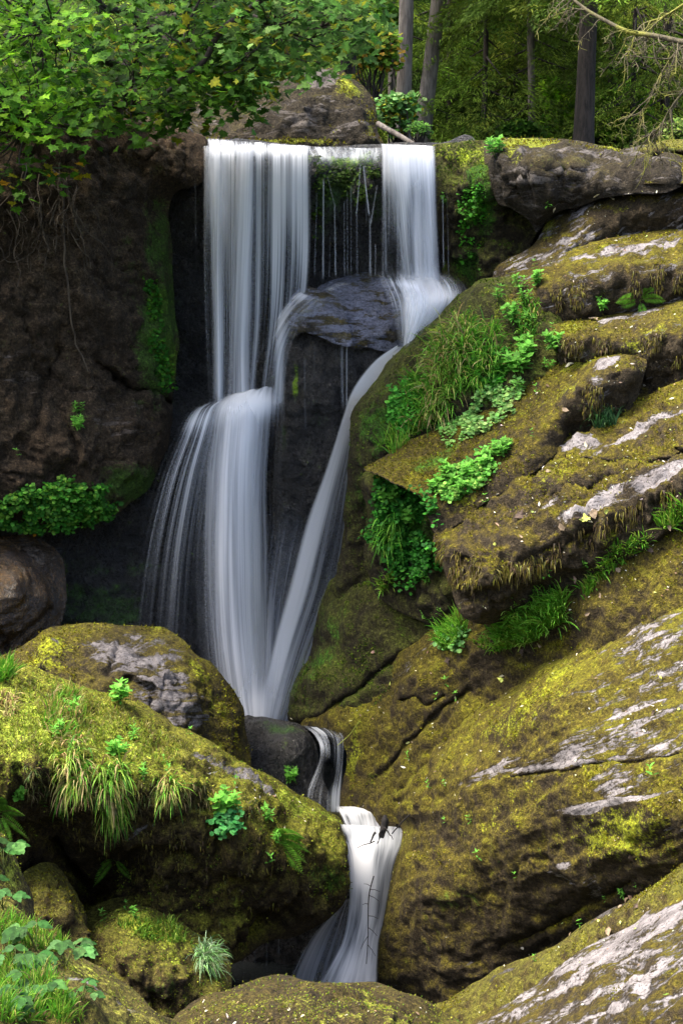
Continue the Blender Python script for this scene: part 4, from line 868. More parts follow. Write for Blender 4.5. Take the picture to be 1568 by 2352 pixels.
    tag(mesh_np('water', v, np.array([[0, 1, 2, 3]]), k.m), kind='structure')
    v = np.array([[-2.5, 14., -9.0], [2., 14., -9.0], [2., 20.5, -9.0], [-2.5, 20.5, -9.0]])
    tag(mesh_np('water', v, np.array([[0, 1, 2, 3]]), k.m), kind='structure')


water()
# ------------------------------------------------------------------ vegetation
def leaf_mat(name, trans=.4, rough=.5, spec=.4, vary=.35):
    k = NT(name)
    at = k.n('Attribute', attribute_name='paint').outputs['Color']
    pos = k.n('NewGeometry').outputs['Position']
    n = k.noise(pos, 30., 2)
    c = k.n('VectorMath', operation='SCALE', ins={0: at, 3: k.ss(n, .3, .7, 1 - vary, 1 + vary)}).outputs[0]
    b = k.n('BsdfPrincipled', ins={'Base Color': c, 'Roughness': rough, 'Specular IOR Level': spec}).outputs[0]
    t = k.n('BsdfTranslucent', ins={'Color': c}).outputs[0]
    k.ln(k.n('MixShader', ins={0: trans, 1: b, 2: t}).outputs[0], k.out.inputs[0])
    return k.m


def bark_mat(name, a, b_, moss=(.10, .12, .015), m=.0):
    k = NT(name)
    pos = k.n('NewGeometry').outputs['Position']
    n1 = k.noise(k.scalev(pos, (9, 9, 1.6)), 2., 5, .7, .4)
    n2 = k.noise(pos, 2.2, 4, .6)
    c = k.mixc(k.ss(n1, .38, .62), c4(a), c4(b_))
    c = k.mixc(k.ss(k.math('ADD', n2, m), .52, .66), c, c4(moss))
    bp = k.n('Bump', ins={'Strength': .9, 'Distance': .03, 'Height': n1}).outputs[0]
    k.ln(k.n('BsdfPrincipled', ins={'Base Color': c, 'Roughness': .9, 'Normal': bp}).outputs[0], k.out.inputs[0])
    return k.m


MAT['leaf'] = leaf_mat('leaf', spec=.18, rough=.6)
MAT['maple_leaf'] = leaf_mat('maple_leaf', trans=.5, spec=.14, rough=.6)
MAT['needle'] = leaf_mat('needle', trans=.2, rough=.8, spec=.1)
MAT['grass'] = leaf_mat('grass_blade', trans=.35, rough=.6, spec=.3)
MAT['dry'] = leaf_mat('dry_leaf', trans=.1, rough=.8, spec=.2)
MAT['bark_grey'] = bark_mat('grey_bark', (.10, .085, .075), (.20, .175, .155), m=-.08)
MAT['bark_dark'] = bark_mat('dark_bark', (.012, .009, .007), (.04, .030, .024), m=-.12)
MAT['bark_moss'] = bark_mat('mossy_bark', (.06, .05, .03), (.13, .11, .06), moss=(.2, .2, .03), m=.08)
MAT['root'] = bark_mat('root_bark', (.035, .025, .016), (.12, .09, .06), m=-.2)
MAT['wood_black'] = bark_mat('wet_wood', (.008, .007, .007), (.03, .026, .024), m=-.4)

# leaf outlines, flat in XY, pointing +Y, unit length
LANCE = (np.array([[0, 0, 0], [-.17, .3, .05], [-.14, .62, .04], [0, 1, -.06], [.14, .62, .04], [.17, .3, .05], [0, .5, -.02]], float),
         np.array([[0, 1, 6], [1, 2, 6], [2, 3, 6], [3, 4, 6], [4, 5, 6], [5, 0, 6]])[:, ::-1])
ROUND = (np.array([[0, 0, 0], [-.34, .22, .05], [-.4, .6, .03], [0, .95, -.03], [.4, .6, .03], [.34, .22, .05]], float), np.array([[0, 5, 4], [0, 4, 3], [0, 3, 2], [0, 2, 1]]))


PINNA = (LANCE[0] * [.55, 1, 1], LANCE[1])


def _maple():
    pts = [(0, 0), (.16, .10), (.42, .02), (.36, .22), (.62, .42), (.36, .44), (.30, .62), (.14, .60), (0, 1.0), (-.14, .60), (-.30, .62), (-.36, .44), (-.62, .42), (-.36, .22), (-.42, .02), (-.16, .10)]
    v = [(x, y, .10 * abs(x) - .08 * y * y) for x, y in pts] + [(0, .34, 0)]
    n = len(pts)
    f = [(n, i, (i + 1) % n) for i in range(n)]
    return np.array(v, float), np.array(f)


MAPLE = _maple()


def frames(n, up_bias, r=rng, yaw=None, tiltx=None):
    """random orthonormal frames whose Z axis leans to up_bias vectors (N,3)"""
    z = up_bias + r.normal(0, 1, (n, 3)) * .0
    z = z / np.linalg.norm(z, axis=1, keepdims=True)
    a = r.uniform(0, 2 * PI, n) if yaw is None else yaw
    h = np.stack([np.cos(a), np.sin(a), np.zeros(n)], 1)
    y = h - (h * z).sum(1, keepdims=True) * z
    y /= np.linalg.norm(y, axis=1, keepdims=True) + 1e-9
    x = np.cross(y, z)
    return x, y, z


def stamp(tmpl, pos, x, y, z, size, col):
    tv, tf = tmpl
    n, m = len(pos), len(tv)
    s = np.broadcast_to(size, (n,))[:, None, None]
    v = pos[:, None] + s * (tv[None, :, 0:1] * x[:, None] + tv[None, :, 1:2] * y[:, None] + tv[None, :, 2:3] * z[:, None])
    f = (tf[None] + (np.arange(n) * m)[:, None, None]).reshape(-1, tf.shape[1])
    c = np.repeat(col, m, axis=0)
    return v.reshape(-1, 3), f, c


def merge(parts):
    vs, fs, cs, n = [], {}, [], 0
    for v, f, c in parts:
        vs.append(v); cs.append(c)
        fs.setdefault(f.shape[1], []).append(f + n); n += len(v)
    return np.concatenate(vs), [np.concatenate(a) for a in fs.values()], np.concatenate(cs)


def mix_cols(n, cols, wts, jit=.2, r=rng):
    cols = np.array(cols, float); p = np.array(wts, float); p /= p.sum()
    c = cols[r.choice(len(cols), n, p=p)]
    return np.clip(c * (1 + r.normal(0, jit, (n, 1))) * (1 + r.normal(0, .06, (n, 3))), .002, 1)


G_FRESH = [(.07, .22, .025), (.13, .32, .035), (.22, .42, .06), (.04, .14, .02)]


# ---- small leafy seedlings
def plant_mesh(kind, r):
    """a little herb standing on z=0, about 1 unit tall"""
    P_, T_ = [], []
    stems = {'sprig': 1, 'herb': 3, 'clump': 7, 'pair': 1}[kind]
    for s in range(stems):
        a0 = r.uniform(0, 2 * PI); lean = r.uniform(.1, .35) if stems > 1 else .1
        H = r.uniform(.6, 1.) if stems > 1 else 1.
        base = np.array([math.cos(a0), math.sin(a0), 0]) * (.12 * (stems > 1))
        tip = base + np.array([math.cos(a0) * lean, math.sin(a0) * lean, H])
        ts = np.linspace(0, 1, 6)[:, None]
        pts = base + (tip - base) * ts + np.array([0, 0, -.08]) * (ts * (1 - ts)) * 4 * lean
        T_.append((pts, np.linspace(.022, .010, 6)))
        nodes = {'sprig': 3, 'herb': 5, 'clump': 5, 'pair': 2}[kind]
        for j in range(nodes):
            t = .35 + .65 * j / max(nodes - 1, 1)
            p = base + (tip - base) * t
            for q in range(2 if j < nodes - 1 else 4):
                ang = a0 + j * PI / 2 + q * (PI if j < nodes - 1 else PI / 2) + r.normal(0, .25)
                el = r.uniform(-.15, .45) + (.35 if j == nodes - 1 else 0)
                y = np.array([math.cos(ang) * math.cos(el), math.sin(ang) * math.cos(el), math.sin(el)])
                zz = np.array([0, 0, 1.]) - y * y[2]; zz /= np.linalg.norm(zz)
                L = (.42 - .10 * t) * r.uniform(.8, 1.2) * (1.3 if kind == 'pair' else 1)
                sh = 1 + r.normal(0, .15)
                P_.append(stamp(LANCE if kind != 'clump' or r.random() < .6 else ROUND, p[None], np.cross(y, zz)[None], y[None], zz[None], np.array([L]), np.array([[.12 * sh, .33 * sh, .04 * sh]]) * (.7 + .6 * t)))
    v, f, c = merge(P_)
    tv, tf = tube(T_, 4)
    return v, f, c, tv, tf


PLANTS = {}
for kd in ('sprig', 'herb', 'clump', 'pair'):
    PLANTS[kd] = []
    for i in range(3):
        r = np.random.default_rng(100 + i + len(kd) * 7)
        PLANTS[kd].append(plant_mesh(kd, r))
_pm = {}


def put_plant(px, py, size_px, kd, label, group='small green plants on the rocks', lean=.25, name='leafy_plant'):
    h = hitray(px, py)
    if h is None: return None
    loc, n, dist, _ = h
    S = size_px * dist / F
    i = int(rng.integers(3))
    key = (kd, i)
    o = empty(name)
    if key not in _pm:
        v, f, c, tv, tf = PLANTS[kd][i]
        a = mesh_np('foliage', v, f, MAT['leaf'], cols=c, parent=o)
        b = mesh_np('stem', tv, tf, MAT['grass'], cols=np.tile([.10, .18, .03], (len(tv), 1)), parent=o)
        _pm[key] = (a, b)
    else:
        for src in _pm[key]:
            ch = src.copy(); C.objects.link(ch); ch.parent = o
    up = (Vector((0, 0, 1)) * (1 - lean) + n * lean + Vector((0, -.12, 0))).normalized()
    q = up.to_track_quat('Z', 'Y')
    o.rotation_mode = 'QUATERNION'
    o.rotation_quaternion = q @ Matrix.Rotation(rng.uniform(0, 2 * PI), 4, 'Z').to_quaternion()
    o.location = loc - n * .01
    o.scale = (S, S, S)
    tag(o, label, 'plant', group)
    return o


SEED = [
    # px, py, size, kind, label
    (1140, 360, 44, 'clump', 'dark green leafy tuft hanging from the mossy brow right of the top falls'),
    (1250, 482, 34, 'herb', 'leafy sprig in the crevice where the grey ridge meets the top slab'),
    (1025, 470, 26, 'herb', 'small sprig on the green wall beside the outermost water threads'),
    (1104, 640, 20, 'sprig', 'tiny seedling at the foot of the green wall beside the splash'),
    (1228, 622, 26, 'sprig', 'seedling at the left end of the second slab'),
    (1195, 668, 40, 'herb', 'pale green sprigs on the crest of the grassy hump'),
    (1230, 655, 34, 'clump', 'low pale leafy clump on the crest of the hump'),
    (1150, 690, 40, 'herb', 'sprigs with drooping leaves on the upper left flank of the hump'),
    (1210, 700, 46, 'herb', 'tall leafy herb on the upper flank of the hump'),
    (1175, 745, 44, 'clump', 'broad leaved clump among grass on the hump'),
    (1215, 760, 42, 'herb', 'leafy herb hanging over the dark right flank of the hump'),
    (1205, 820, 52, 'clump', 'bushy herb low on the flank of the hump'),
    (1190, 860, 56, 'clump', 'largest bushy herb at the foot of the hump'),
    (1160, 845, 40, 'herb', 'herb left of the largest bushy herb on the hump'),
    (1380, 712, 30, 'clump', 'round seedling clump on the ledge of the third slab below the fern'),
    (1282, 810, 50, 'clump', 'bushy plant in the notch left of the third slab'),
    (1270, 768, 28, 'sprig', 'thin sprig leaning out above the notch of the third slab'),
    (1230, 908, 26, 'sprig', 'seedling on the bare brown slope right of the clover patch'),
    (1222, 1008, 24, 'sprig', 'seedling on the lip above the shaggy slab'),
    (1190, 900, 34, 'herb', 'leafy herb just above the clover patch'),
    (1255, 850, 30, 'herb', 'leafy sprig at the right end of the clover patch'),
    (985, 905, 44, 'herb', 'leafy sprig beside the grass low on the left of the hump'),
    (905, 985, 34, 'herb', 'dark leafy sprig at the left tip of the hanging grass'),
    (1165, 1030, 30, 'herb', 'topmost sprig of the leafy strip on the overhanging slab'),
    (1150, 1050, 40, 'clump', 'clump in the middle of the leafy strip on the overhanging slab'),
    (1115, 1075, 44, 'clump', 'dense clump on the leafy strip on the overhanging slab'),
    (1080, 1100, 44, 'clump', 'dense clump lower on the leafy strip of the overhanging slab'),
    (1030, 1105, 46, 'clump', 'large pale clump at the left of the leafy strip'),
    (1050, 1135, 44, 'clump', 'pale clump overhanging the front of the leafy strip'),
    (1000, 1130, 36, 'clump', 'leafy clump on the front edge of the overhanging slab'),
    (1118, 1158, 26, 'pair', 'single broad seedling on the dark part of the shaggy slab'),
    (875, 1110, 30, 'herb', 'sprig hanging under the left tip of the overhanging slab'),
    (900, 1160, 46, 'clump', 'dark clump hanging in the recess under the overhanging slab'),
    (940, 1200, 50, 'clump', 'largest clump draped in the recess under the overhanging slab'),
    (915, 1260, 44, 'clump', 'clump low in the recess under the overhanging slab'),
    (960, 1290, 40, 'herb', 'leafy herb at the right foot of the recess'),
    (985, 1345, 36, 'herb', 'leafy herb below the recess beside the shaggy slab'),
    (985, 1430, 34, 'herb', 'pair of sprigs on the dark slope below the recess'),
    (1005, 1418, 26, 'sprig', 'seedling right of the sprigs on the dark slope'),
    (1345, 1305, 34, 'clump', 'broad leaved clump under the shaggy edge'),
    (1250, 1330, 36, 'herb', 'leafy sprig over the top of the long grass tuft'),
    (1140, 1500, 24, 'sprig', 'seedling at the root of the long grass tuft'),
    (1025, 1580, 26, 'pair', 'seedling at the left end of the small crack'),
    (1046, 1612, 26, 'pair', 'seedling sitting in the small crack'),
    (1002, 1608, 20, 'pair', 'smallest seedling above the small crack'),
    (935, 1750, 26, 'sprig', 'seedling on the brown slope above the spill'),
    (985, 1815, 24, 'sprig', 'seedling low on the rounded shoulder of the huge slab'),
    (1020, 1808, 20, 'sprig', 'seedling right of another on the shoulder of the huge slab'),
    (1080, 1895, 26, 'sprig', 'two tiered seedling on the brown flank of the huge slab'),
    (1022, 1893, 16, 'pair', 'tiny pale seedling on the brown flank of the huge slab'),
    (1098, 1978, 24, 'pair', 'spreading seedling in the middle of the brown flank'),
    (1150, 1990, 12, 'pair', 'minute seedling right of the spreading seedling'),
    (1185, 2020, 18, 'pair', 'small seedling on the grey patch of the brown flank'),
    (1500, 1790, 36, 'pair', 'broad yellow green leaves lying on the moss at the right'),
    (1430, 2060, 30, 'herb', 'leafy sprig beside the heap of dead leaves'),
    (1458, 2045, 24, 'sprig', 'sprig above the heap of dead leaves'),
    (1390, 2075, 20, 'sprig', 'sprig left of the heap of dead leaves'),
    (1330, 2135, 24, 'sprig', 'sprig in the gully above the dark rib'),
    (1225, 2210, 20, 'sprig', 'lowest sprig in the gully'),
    (275, 1615, 54, 'clump', 'pale leafy herb standing on the rim of the big boulder'),
    (160, 1650, 50, 'herb', 'leafy herb amid the grass on the big boulder'),
    (130, 1690, 40, 'herb', 'pale sprig on the lime moss of the big boulder'),
    (265, 1740, 44, 'clump', 'leafy clump low on the lime moss of the big boulder'),
    (300, 1700, 34, 'herb', 'sprig on the sloping moss right of the grass of the big boulder'),
    (435, 1690, 20, 'pair', 'tiny seedling on the ridge of the big boulder'),
    (330, 1785, 34, 'herb', 'sprig at the brow above the dark face'),
    (385, 1780, 30, 'sprig', 'sprig hanging at the brow above the dark face'),
    (540, 1810, 28, 'sprig', 'small sprig on the bare stripe of the big boulder'),
    (665, 1795, 34, 'clump', 'low clump near the tip of the big boulder ridge'),
    (610, 1890, 40, 'herb', 'leafy sprig above the large fern'),
    (630, 1935, 36, 'herb', 'leafy sprig just left of the large fern'),
    (615, 1990, 30, 'pair', 'broad leaves hanging below the large fern'),
    (520, 1870, 58, 'clump', 'bluish green leafy clump on the dark brow'),
    (40, 1835, 44, 'clump', 'round leaved clump at the left of the big boulder face'),
    (100, 1860, 26, 'sprig', 'sprig on the shaggy left brow'),
    (240, 2120, 34, 'sprig', 'bright seedling on the rim of the dark hollow'),
    (290, 2095, 26, 'sprig', 'bright seedling above the lime tufts'),
    (310, 2110, 30, 'herb', 'leafy sprig on top of the lime tufts'),
    (380, 1755, 24, 'sprig', 'sprig on the upper moss of the big boulder'),
    (182, 950, 30, 'herb', 'sprig in a pocket of the brown cliff'),
    (180, 985, 30, 'clump', 'lower clump in a pocket of the brown cliff'),
    (42, 1052, 22, 'pair', 'single leaf pair low on the brown cliff'),
    (440, 970, 20, 'herb', 'sprig on the brow beside the lower veil'),
]


# ---- patches of grass and leafy cover
def grass_patch(poly, n, length_px, label, cols, wts, droop=.6, up=1., name='grass', spread=.35, wid=.007, front=.25, host=None):
    poly = np.array(poly, float)
    lo, hi = poly.min(0), poly.max(0)
    roots = []
    tries = 0
    seeds = []
    while len(roots) < n and tries < n * 6:
        tries += 1
        # clumped roots
        if seeds and rng.random() < .7:
            s = seeds[int(rng.integers(len(seeds)))]
            q = s + rng.normal(0, 7, 2)
        else:
            q = rng.uniform(lo, hi); seeds.append(q)
        sd, _ = sdf_poly(q[None], poly)
        if sd[0] <= 0: continue
        if name == 'hanging_moss' and vn(np.array([[q[0] / 26., q[1] / 60., n * .1]]), 8)[0] < .08: continue
        h = hitray(q[0], q[1])
        if h is None: continue
        roots.append((np.array(h[0]), np.array(h[1]), h[2]))
    if not roots: return
    p = np.array([r[0] for r in roots]); nn = np.array([r[1] for r in roots]); dist = np.array([r[2] for r in roots])
    m = len(p)
    L = length_px * dist / F * rng.uniform(.45, 1.25, m)
    d0 = nn * .5 + np.array([0, 0, up]) + rng.normal(0, spread, (m, 3)) + np.array([0, -front, 0])
    d0 /= np.linalg.norm(d0, axis=1, keepdims=True)
    segs = 5
    pts = [p - nn * .01]
    d = d0.copy()
    for s in range(segs):
        pts.append(pts[-1] + d * (L / segs)[:, None])
        d = d + np.array([0, 0, -1]) * droop * rng.uniform(.3, 1.2, (m, 1)) * .42 * (s + 1) / segs * 1.6
        d /= np.linalg.norm(d, axis=1, keepdims=True)
    pts = np.stack(pts, 1)
    side = np.cross(d0, rng.normal(0, 1, (m, 3)) + np.array([0, 3., 0])); side /= np.linalg.norm(side, axis=1, keepdims=True)
    w = wid * np.array([1., 1., .9, .7, .4, .05])[None, :, None] * rng.uniform(.6, 1.3, (m, 1, 1))
    a = pts - side[:, None] * w; b = pts + side[:, None] * w
    v = np.stack([a, b], 2).reshape(m, -1, 3)
    k = 2 * (segs + 1)
    q = np.array([[2 * i, 2 * i + 1, 2 * i + 3, 2 * i + 2] for i in range(segs)])
    f = (q[None] + (np.arange(m) * k)[:, None, None]).reshape(-1, 4)
    c = mix_cols(m, cols, wts)
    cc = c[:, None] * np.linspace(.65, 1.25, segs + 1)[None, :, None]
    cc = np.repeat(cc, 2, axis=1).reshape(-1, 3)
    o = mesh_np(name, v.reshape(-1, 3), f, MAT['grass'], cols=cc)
    return tag(o, label, 'grass', kind='stuff')


GR = [(.08, .26, .02), (.15, .36, .03), (.26, .42, .05), (.38, .38, .10), (.40, .30, .13)]


def cover_patch(poly, n, size_px, label, cols=G_FRESH, wts=(3, 3, 1, 2), name='ground_cover', tmpl=ROUND, lift=.05, jit=.5, upb=.7):
    poly = np.array(poly, float)
    lo, hi = poly.min(0), poly.max(0)
    P_, N_, D_ = [], [], []
    t = 0
    while len(P_) < n and t < n * 5:
        t += 1
        q = rng.uniform(lo, hi)
        sd, _ = sdf_poly(q[None], poly)
        if sd[0] <= 0: continue
        # gaps
        if vn(np.array([[q[0] / 22., q[1] / 22., n * .1]]), 9)[0] < -.35: continue
        h = hitray(q[0], q[1])
        if h is None: continue
        P_.append(np.array(h[0]) + np.array(h[1]) * rng.uniform(0, lift)); N_.append(np.array(h[1])); D_.append(h[2])
    if not P_: return
    P_, N_, D_ = np.array(P_), np.array(N_), np.array(D_)
    m = len(P_)
    zb = N_ * (1 - upb) + np.array([0, -.35, 1.]) * upb + rng.normal(0, jit, (m, 3)) * .6
    x, y, z = frames(m, zb)
    v, f, c = stamp(tmpl, P_, x, y, z, size_px * D_ / F * rng.uniform(.6, 1.3, m), mix_cols(m, cols, wts, .25))
    o = mesh_np(name, v, f, MAT['leaf'], cols=c)
    return tag(o, label, 'ground cover', kind='stuff')


def ferns():
    def fern(px, py, fr, label, S_px):
        h = hitray(px, py)
        if h is None: return
        loc, n, dist, _ = h
        root = empty('fern', loc)
        tag(root, label, 'fern')
        base = np.array(loc)
        for (ang, ln, droop) in fr:
            L = ln * S_px * 1.35 * dist / F
            dirv = np.array([math.cos(math.radians(ang)), -.45, math.sin(math.radians(ang))]); dirv /= np.linalg.norm(dirv)
            ts = np.linspace(0, 1, 22)
            pts = ts[:, None] * dirv * L + np.array([0, 0, -1.]) * (ts ** 2)[:, None] * L * droop
            side = np.cross(dirv, np.array([0, 1., .35])); side /= np.linalg.norm(side)
            nrm = np.cross(side, dirv)
            parts = []
            for i in range(3, 22):
                t = ts[i]
                pl = L * .26 * math.sin(PI * min(1, (t * .92 + .10))) ** .8 * (1 if t < .98 else .5)
                for sg in (-1, 1):
                    y = side * sg + dirv * .45 + np.array([0, 0, -.2]); y /= np.linalg.norm(y)
                    x = np.cross(y, nrm); x /= np.linalg.norm(x)
                    zz = np.cross(x, y)
                    parts.append(stamp(PINNA, pts[i][None], x[None], y[None], zz[None], np.array([pl]), mix_cols(1, [(.13, .32, .03)], [1], .12)))
            v, f, c = merge(parts)
            o = mesh_np('frond', v, f, MAT['leaf'], parent=root, cols=c)
            tv, tf = tube([(pts, np.linspace(.004, .001, 22) * 1.2)], 4)
            mesh_np('frond_stalk', tv, tf, MAT['grass'], parent=o, cols=np.tile([.12, .16, .03], (len(tv), 1)))
    fern(1468, 690, [(100, .8, .0), (60, .9, .25), (20, 1., .3), (160, 1.1, .35), (-75, .8, .1), (190, .8, .1)], 'fern growing from the mossy face of the second slab', 48)
    fern(632, 1925, [(40, 1.2, .45), (10, 1.1, .4), (-15, 1., .35), (-40, 1.1, .2), (70, .7, .3)], 'yellow green fern hanging from the dark face of the big boulder', 62)
    fern(262, 1975, [(-35, .8, .2), (215, .9, .4), (180, .5, .2)], 'little fern drooping over the black hollow', 50)
    fern(-6, 1870, [(80, 1.1, .3), (35, 1.1, .4), (-10, 1., .4), (-60, .9, .1)], 'fern reaching in from the left edge above the steep mossy rock', 62)


def raspberries():
    """coarse toothed leaves in threes, bottom left"""
    def plant(px, py, label, S_px, nleaf, seed):
        h = hitray(px, py)
        if h is None: return
        loc, n, dist, _ = h
        r = np.random.default_rng(seed)
        root = empty('bramble', loc); tag(root, label, 'bramble', None)
        parts, stems = [], []
        for i in range(nleaf):
            a = r.uniform(PI, 2 * PI) if i % 3 else r.uniform(0, PI)
            out = np.array([math.cos(a) * .7, math.sin(a) * .5, r.uniform(.5, 1.2)]) * S_px * dist / F * r.uniform(.7, 1.3)
            pts = np.linspace(0, 1, 8)[:, None] * out + np.array([0, 0, .12]) * (np.sin(np.linspace(0, PI, 8)))[:, None] * .4
            stems.append((pts, np.linspace(.004, .002, 8)))
            for k, da in enumerate((0, 1.35, -1.35)):
                y = np.array([math.cos(a + da), math.sin(a + da) - .3, -.25]); y /= np.linalg.norm(y)
                z = np.array([0, -.35, 1.]) - y * (np.array([0, -.35, 1.]) @ y); z /= np.linalg.norm(z)
                sz = (.85 if k == 0 else .7) * S_px * dist / F * r.uniform(.7, 1.)
                parts.append(stamp(BRAMBLE, pts[-1][None], np.cross(y, z)[None], y[None], z[None], np.array([sz]), mix_cols(1, [(.05, .15, .03), (.09, .21, .05), (.035, .10, .02)], [2, 1, 2], .12, r)))
        v, f, c = merge(parts); mesh_np('foliage', v, f, MAT['leaf'], parent=root, cols=c)
        tv, tf = tube(stems, 5); mesh_np('stem', tv, tf, MAT['grass'], parent=root, cols=np.tile([.12, .15, .04], (len(tv), 1)))
    out = []
    ts = np.linspace(0, 1, 9)
    for i, t in enumerate(ts[1:-1]):
        w = .36 * math.sin(PI * t ** .75) + .03 * (-1) ** i
        out.append((w, t + .03 * (-1) ** i))
    pts = [(0, 0)] + out + [(0, 1.05)] + [(-x, y) for x, y in out[::-1]]
    v = np.array([(x, y, .12 * abs(x) - .1 * y * y) for x, y in pts] + [(0, .45, -.03)], float)
    m = len(pts)
    global BRAMBLE
    BRAMBLE = (v, np.array([(m, i, (i + 1) % m) for i in range(m)]))
    plant(85, 2185, 'bramble with toothed bluish leaves at the top of the near bank', 62, 5, 1)
    plant(150, 2225, 'bramble with large leaves at the middle of the near bank', 62, 5, 2)
    plant(40, 2240, 'bramble at the left edge of the near bank', 60, 6, 3)
    plant(95, 2290, 'low bramble among the long grass of the near bank', 52, 6, 4)
    plant(60, 2335, 'bramble in the very bottom left corner', 56, 6, 5)
    plant(10, 2000, 'bramble spray leaning in at the left edge above the near bank', 60, 5, 6)
    plant(8, 2090, 'yellowish bramble leaves over the steep mossy rock', 50, 4, 7)
    plant(190, 2300, 'small bramble at the right end of the near grass', 40, 4, 8)


def ground_plants():
    for s in SEED: put_plant(s[0], s[1], s[2], s[3], s[4])
    ferns(); raspberries()
    gp = grass_patch
    gp([(985, 800), (1060, 730), (1080, 760), (1060, 850), (1010, 960), (960, 960), (985, 880)], 900, 70, 'long drooping yellowish grass on the flank of the hump', GR, (3, 3, 2, 3, 3), droop=1.5, up=.4)
    gp([(1060, 760), (1140, 740), (1150, 850), (1080, 890), (1010, 960)], 600, 56, 'green drooping grass right of the yellowish grass on the hump', GR, (5, 4, 1, .5, .5), droop=1.4, up=.4)
    gp([(870, 1030), (920, 985), (1000, 950), (1020, 965), (960, 1000), (900, 1045)], 420, 46, 'bright grass fringe along the bottom of the hump', GR, (3, 4, 4, 1, .5), droop=.7)
    gp([(930, 880), (960, 850), (985, 900), (975, 960), (920, 980)], 320, 40, 'dark short grass low on the hump near the chute', GR, (6, 3, .5, .3, .3), droop=1.)
    gp([(1128, 1440), (1160, 1415), (1265, 1375), (1300, 1385), (1285, 1440), (1210, 1485), (1140, 1500)], 1500, 84, 'thick bright green grass tuft under the shaggy slab edge', [(.12, .36, .03), (.2, .48, .05), (.32, .52, .08)], (4, 5, 3), droop=.7, up=1.1, front=.55)
    gp([(1000, 1480), (1050, 1420), (1070, 1460), (1030, 1500)], 380, 64, 'small bright grass tuft left of the thick one', [(.12, .36, .03), (.2, .48, .05), (.32, .52, .08)], (4, 5, 3), droop=.7, up=1.1, front=.5)
    gp([(1330, 1350), (1400, 1270), (1470, 1230), (1500, 1240), (1440, 1290), (1390, 1330), (1340, 1380)], 520, 34, 'thin grass strip running up the gully under the pale slab', GR, (4, 5, 3, 1, .3), droop=.7)
    gp([(1500, 1200), (1568, 1150), (1600, 1170), (1568, 1215), (1520, 1225)], 300, 44, 'grass at the right edge at the top of the gully', GR, (3, 5, 3, 1, .3), droop=.6)
    gp([(1070, 1470), (1200, 1480), (1130, 1510)], 160, 30, 'sparse short grass below the thick tuft', GR, (3, 3, 2, 2, 1), droop=.9)
    gp([(1355, 960), (1420, 950), (1410, 980), (1365, 985)], 170, 56, 'dark sedge tuft in the hollow of the third step', [(.03, .10, .03), (.10, .2, .08)], (3, 1), droop=1.1, wid=.006)
    gp([(865, 1180), (910, 1180), (915, 1250), (870, 1260)], 200, 60, 'dark hanging grass in the recess under the overhanging slab', GR, (6, 2, .3, 0, 0), droop=2., up=.1)
    gp([(860, 1350), (900, 1320), (915, 1335), (880, 1370)], 130, 40, 'bright little grass tuft below the recess', GR, (2, 5, 4, 1, 0), droop=1.)
    gp([(1200, 680), (1230, 700), (1225, 800), (1190, 790)], 200, 44, 'thin grass trailing down the crest of the hump', GR, (4, 3, 1, 1, .5), droop=1.4, up=.3)
    MS = [(.13, .105, .02), (.20, .18, .02), (.085, .06, .03), (.24, .22, .06)]
    for poly, n, L, lab in [
            ([(1040, 1250), (1070, 1272), (1130, 1286), (1200, 1286), (1300, 1230), (1400, 1180), (1568, 1092), (1600, 1110), (1568, 1150), (1400, 1220), (1300, 1275), (1200, 1330), (1080, 1340), (1045, 1300)], 2600, 40, 'shaggy hanging moss along the front of the broad slab'),
            ([(1000, 1225), (1060, 1275), (1090, 1380), (1040, 1390), (1005, 1290)], 600, 36, 'shaggy hanging moss on the left corner of the broad slab'),
            ([(1262, 668), (1312, 643), (1424, 618), (1568, 599), (1568, 660), (1424, 680), (1276, 715)], 1300, 26, 'hanging moss strands on the face of the second slab'),
            ([(1276, 762), (1379, 775), (1420, 785), (1568, 748), (1568, 840), (1440, 850), (1300, 810)], 1300, 26, 'hanging moss strands on the face of the third step'),
            ([(1325, 885), (1402, 842), (1440, 850), (1430, 930), (1330, 960)], 500, 26, 'hanging moss strands on the blocky end under the third step'),
            ([(120, 1830), (330, 1850), (600, 1890), (760, 1960), (700, 2080), (500, 2120), (330, 2020), (180, 1950)], 1300, 22, 'matted dark strands on the overhanging face of the big boulder')]:
        grass_patch(poly, int(n * .6), L * .62, lab, MS, (4, 2, 4, .7), droop=4., up=-.35, wid=.0055, name='hanging_moss', spread=.22, front=.0)
    # big left boulder
    gp([(110, 1600), (180, 1590), (200, 1660), (160, 1700), (100, 1680)], 420, 46, 'straw coloured grass on top of the big boulder', GR, (2, 3, 3, 5, 3), droop=.9)
    gp([(0, 1540), (30, 1530), (36, 1555), (0, 1570)], 160, 46, 'green grass at the left end of the big boulder top', GR, (5, 4, 1, 1, 0), droop=.7)
    gp([(0, 1600), (40, 1600), (40, 1640), (0, 1650)], 130, 44, 'pale dead grass drooping at the left edge', GR, (0, 0, 1, 4, 6), droop=2., up=.2)
    gp([(135, 1690), (200, 1690), (205, 1830), (140, 1835)], 420, 66, 'leftmost grass beard hanging down the big boulder', GR, (3, 3, 3, 4, 5), droop=2.2, up=.1)
    gp([(225, 1760), (290, 1750), (285, 1880), (240, 1890)], 420, 72, 'longest grass beard hanging down the big boulder face', GR, (3, 4, 4, 4, 2), droop=2.4, up=.1)
    gp([(60, 1760), (200, 1800), (330, 1790), (470, 1800), (600, 1850), (600, 1880), (440, 1850), (300, 1850), (60, 1830)], 900, 30, 'ragged brown and green strands hanging all along the brow of the big boulder', [(.10, .09, .03), (.16, .17, .04), (.22, .17, .08), (.07, .12, .02)], (3, 2, 2, 2), droop=2.6, up=.05, wid=.005)
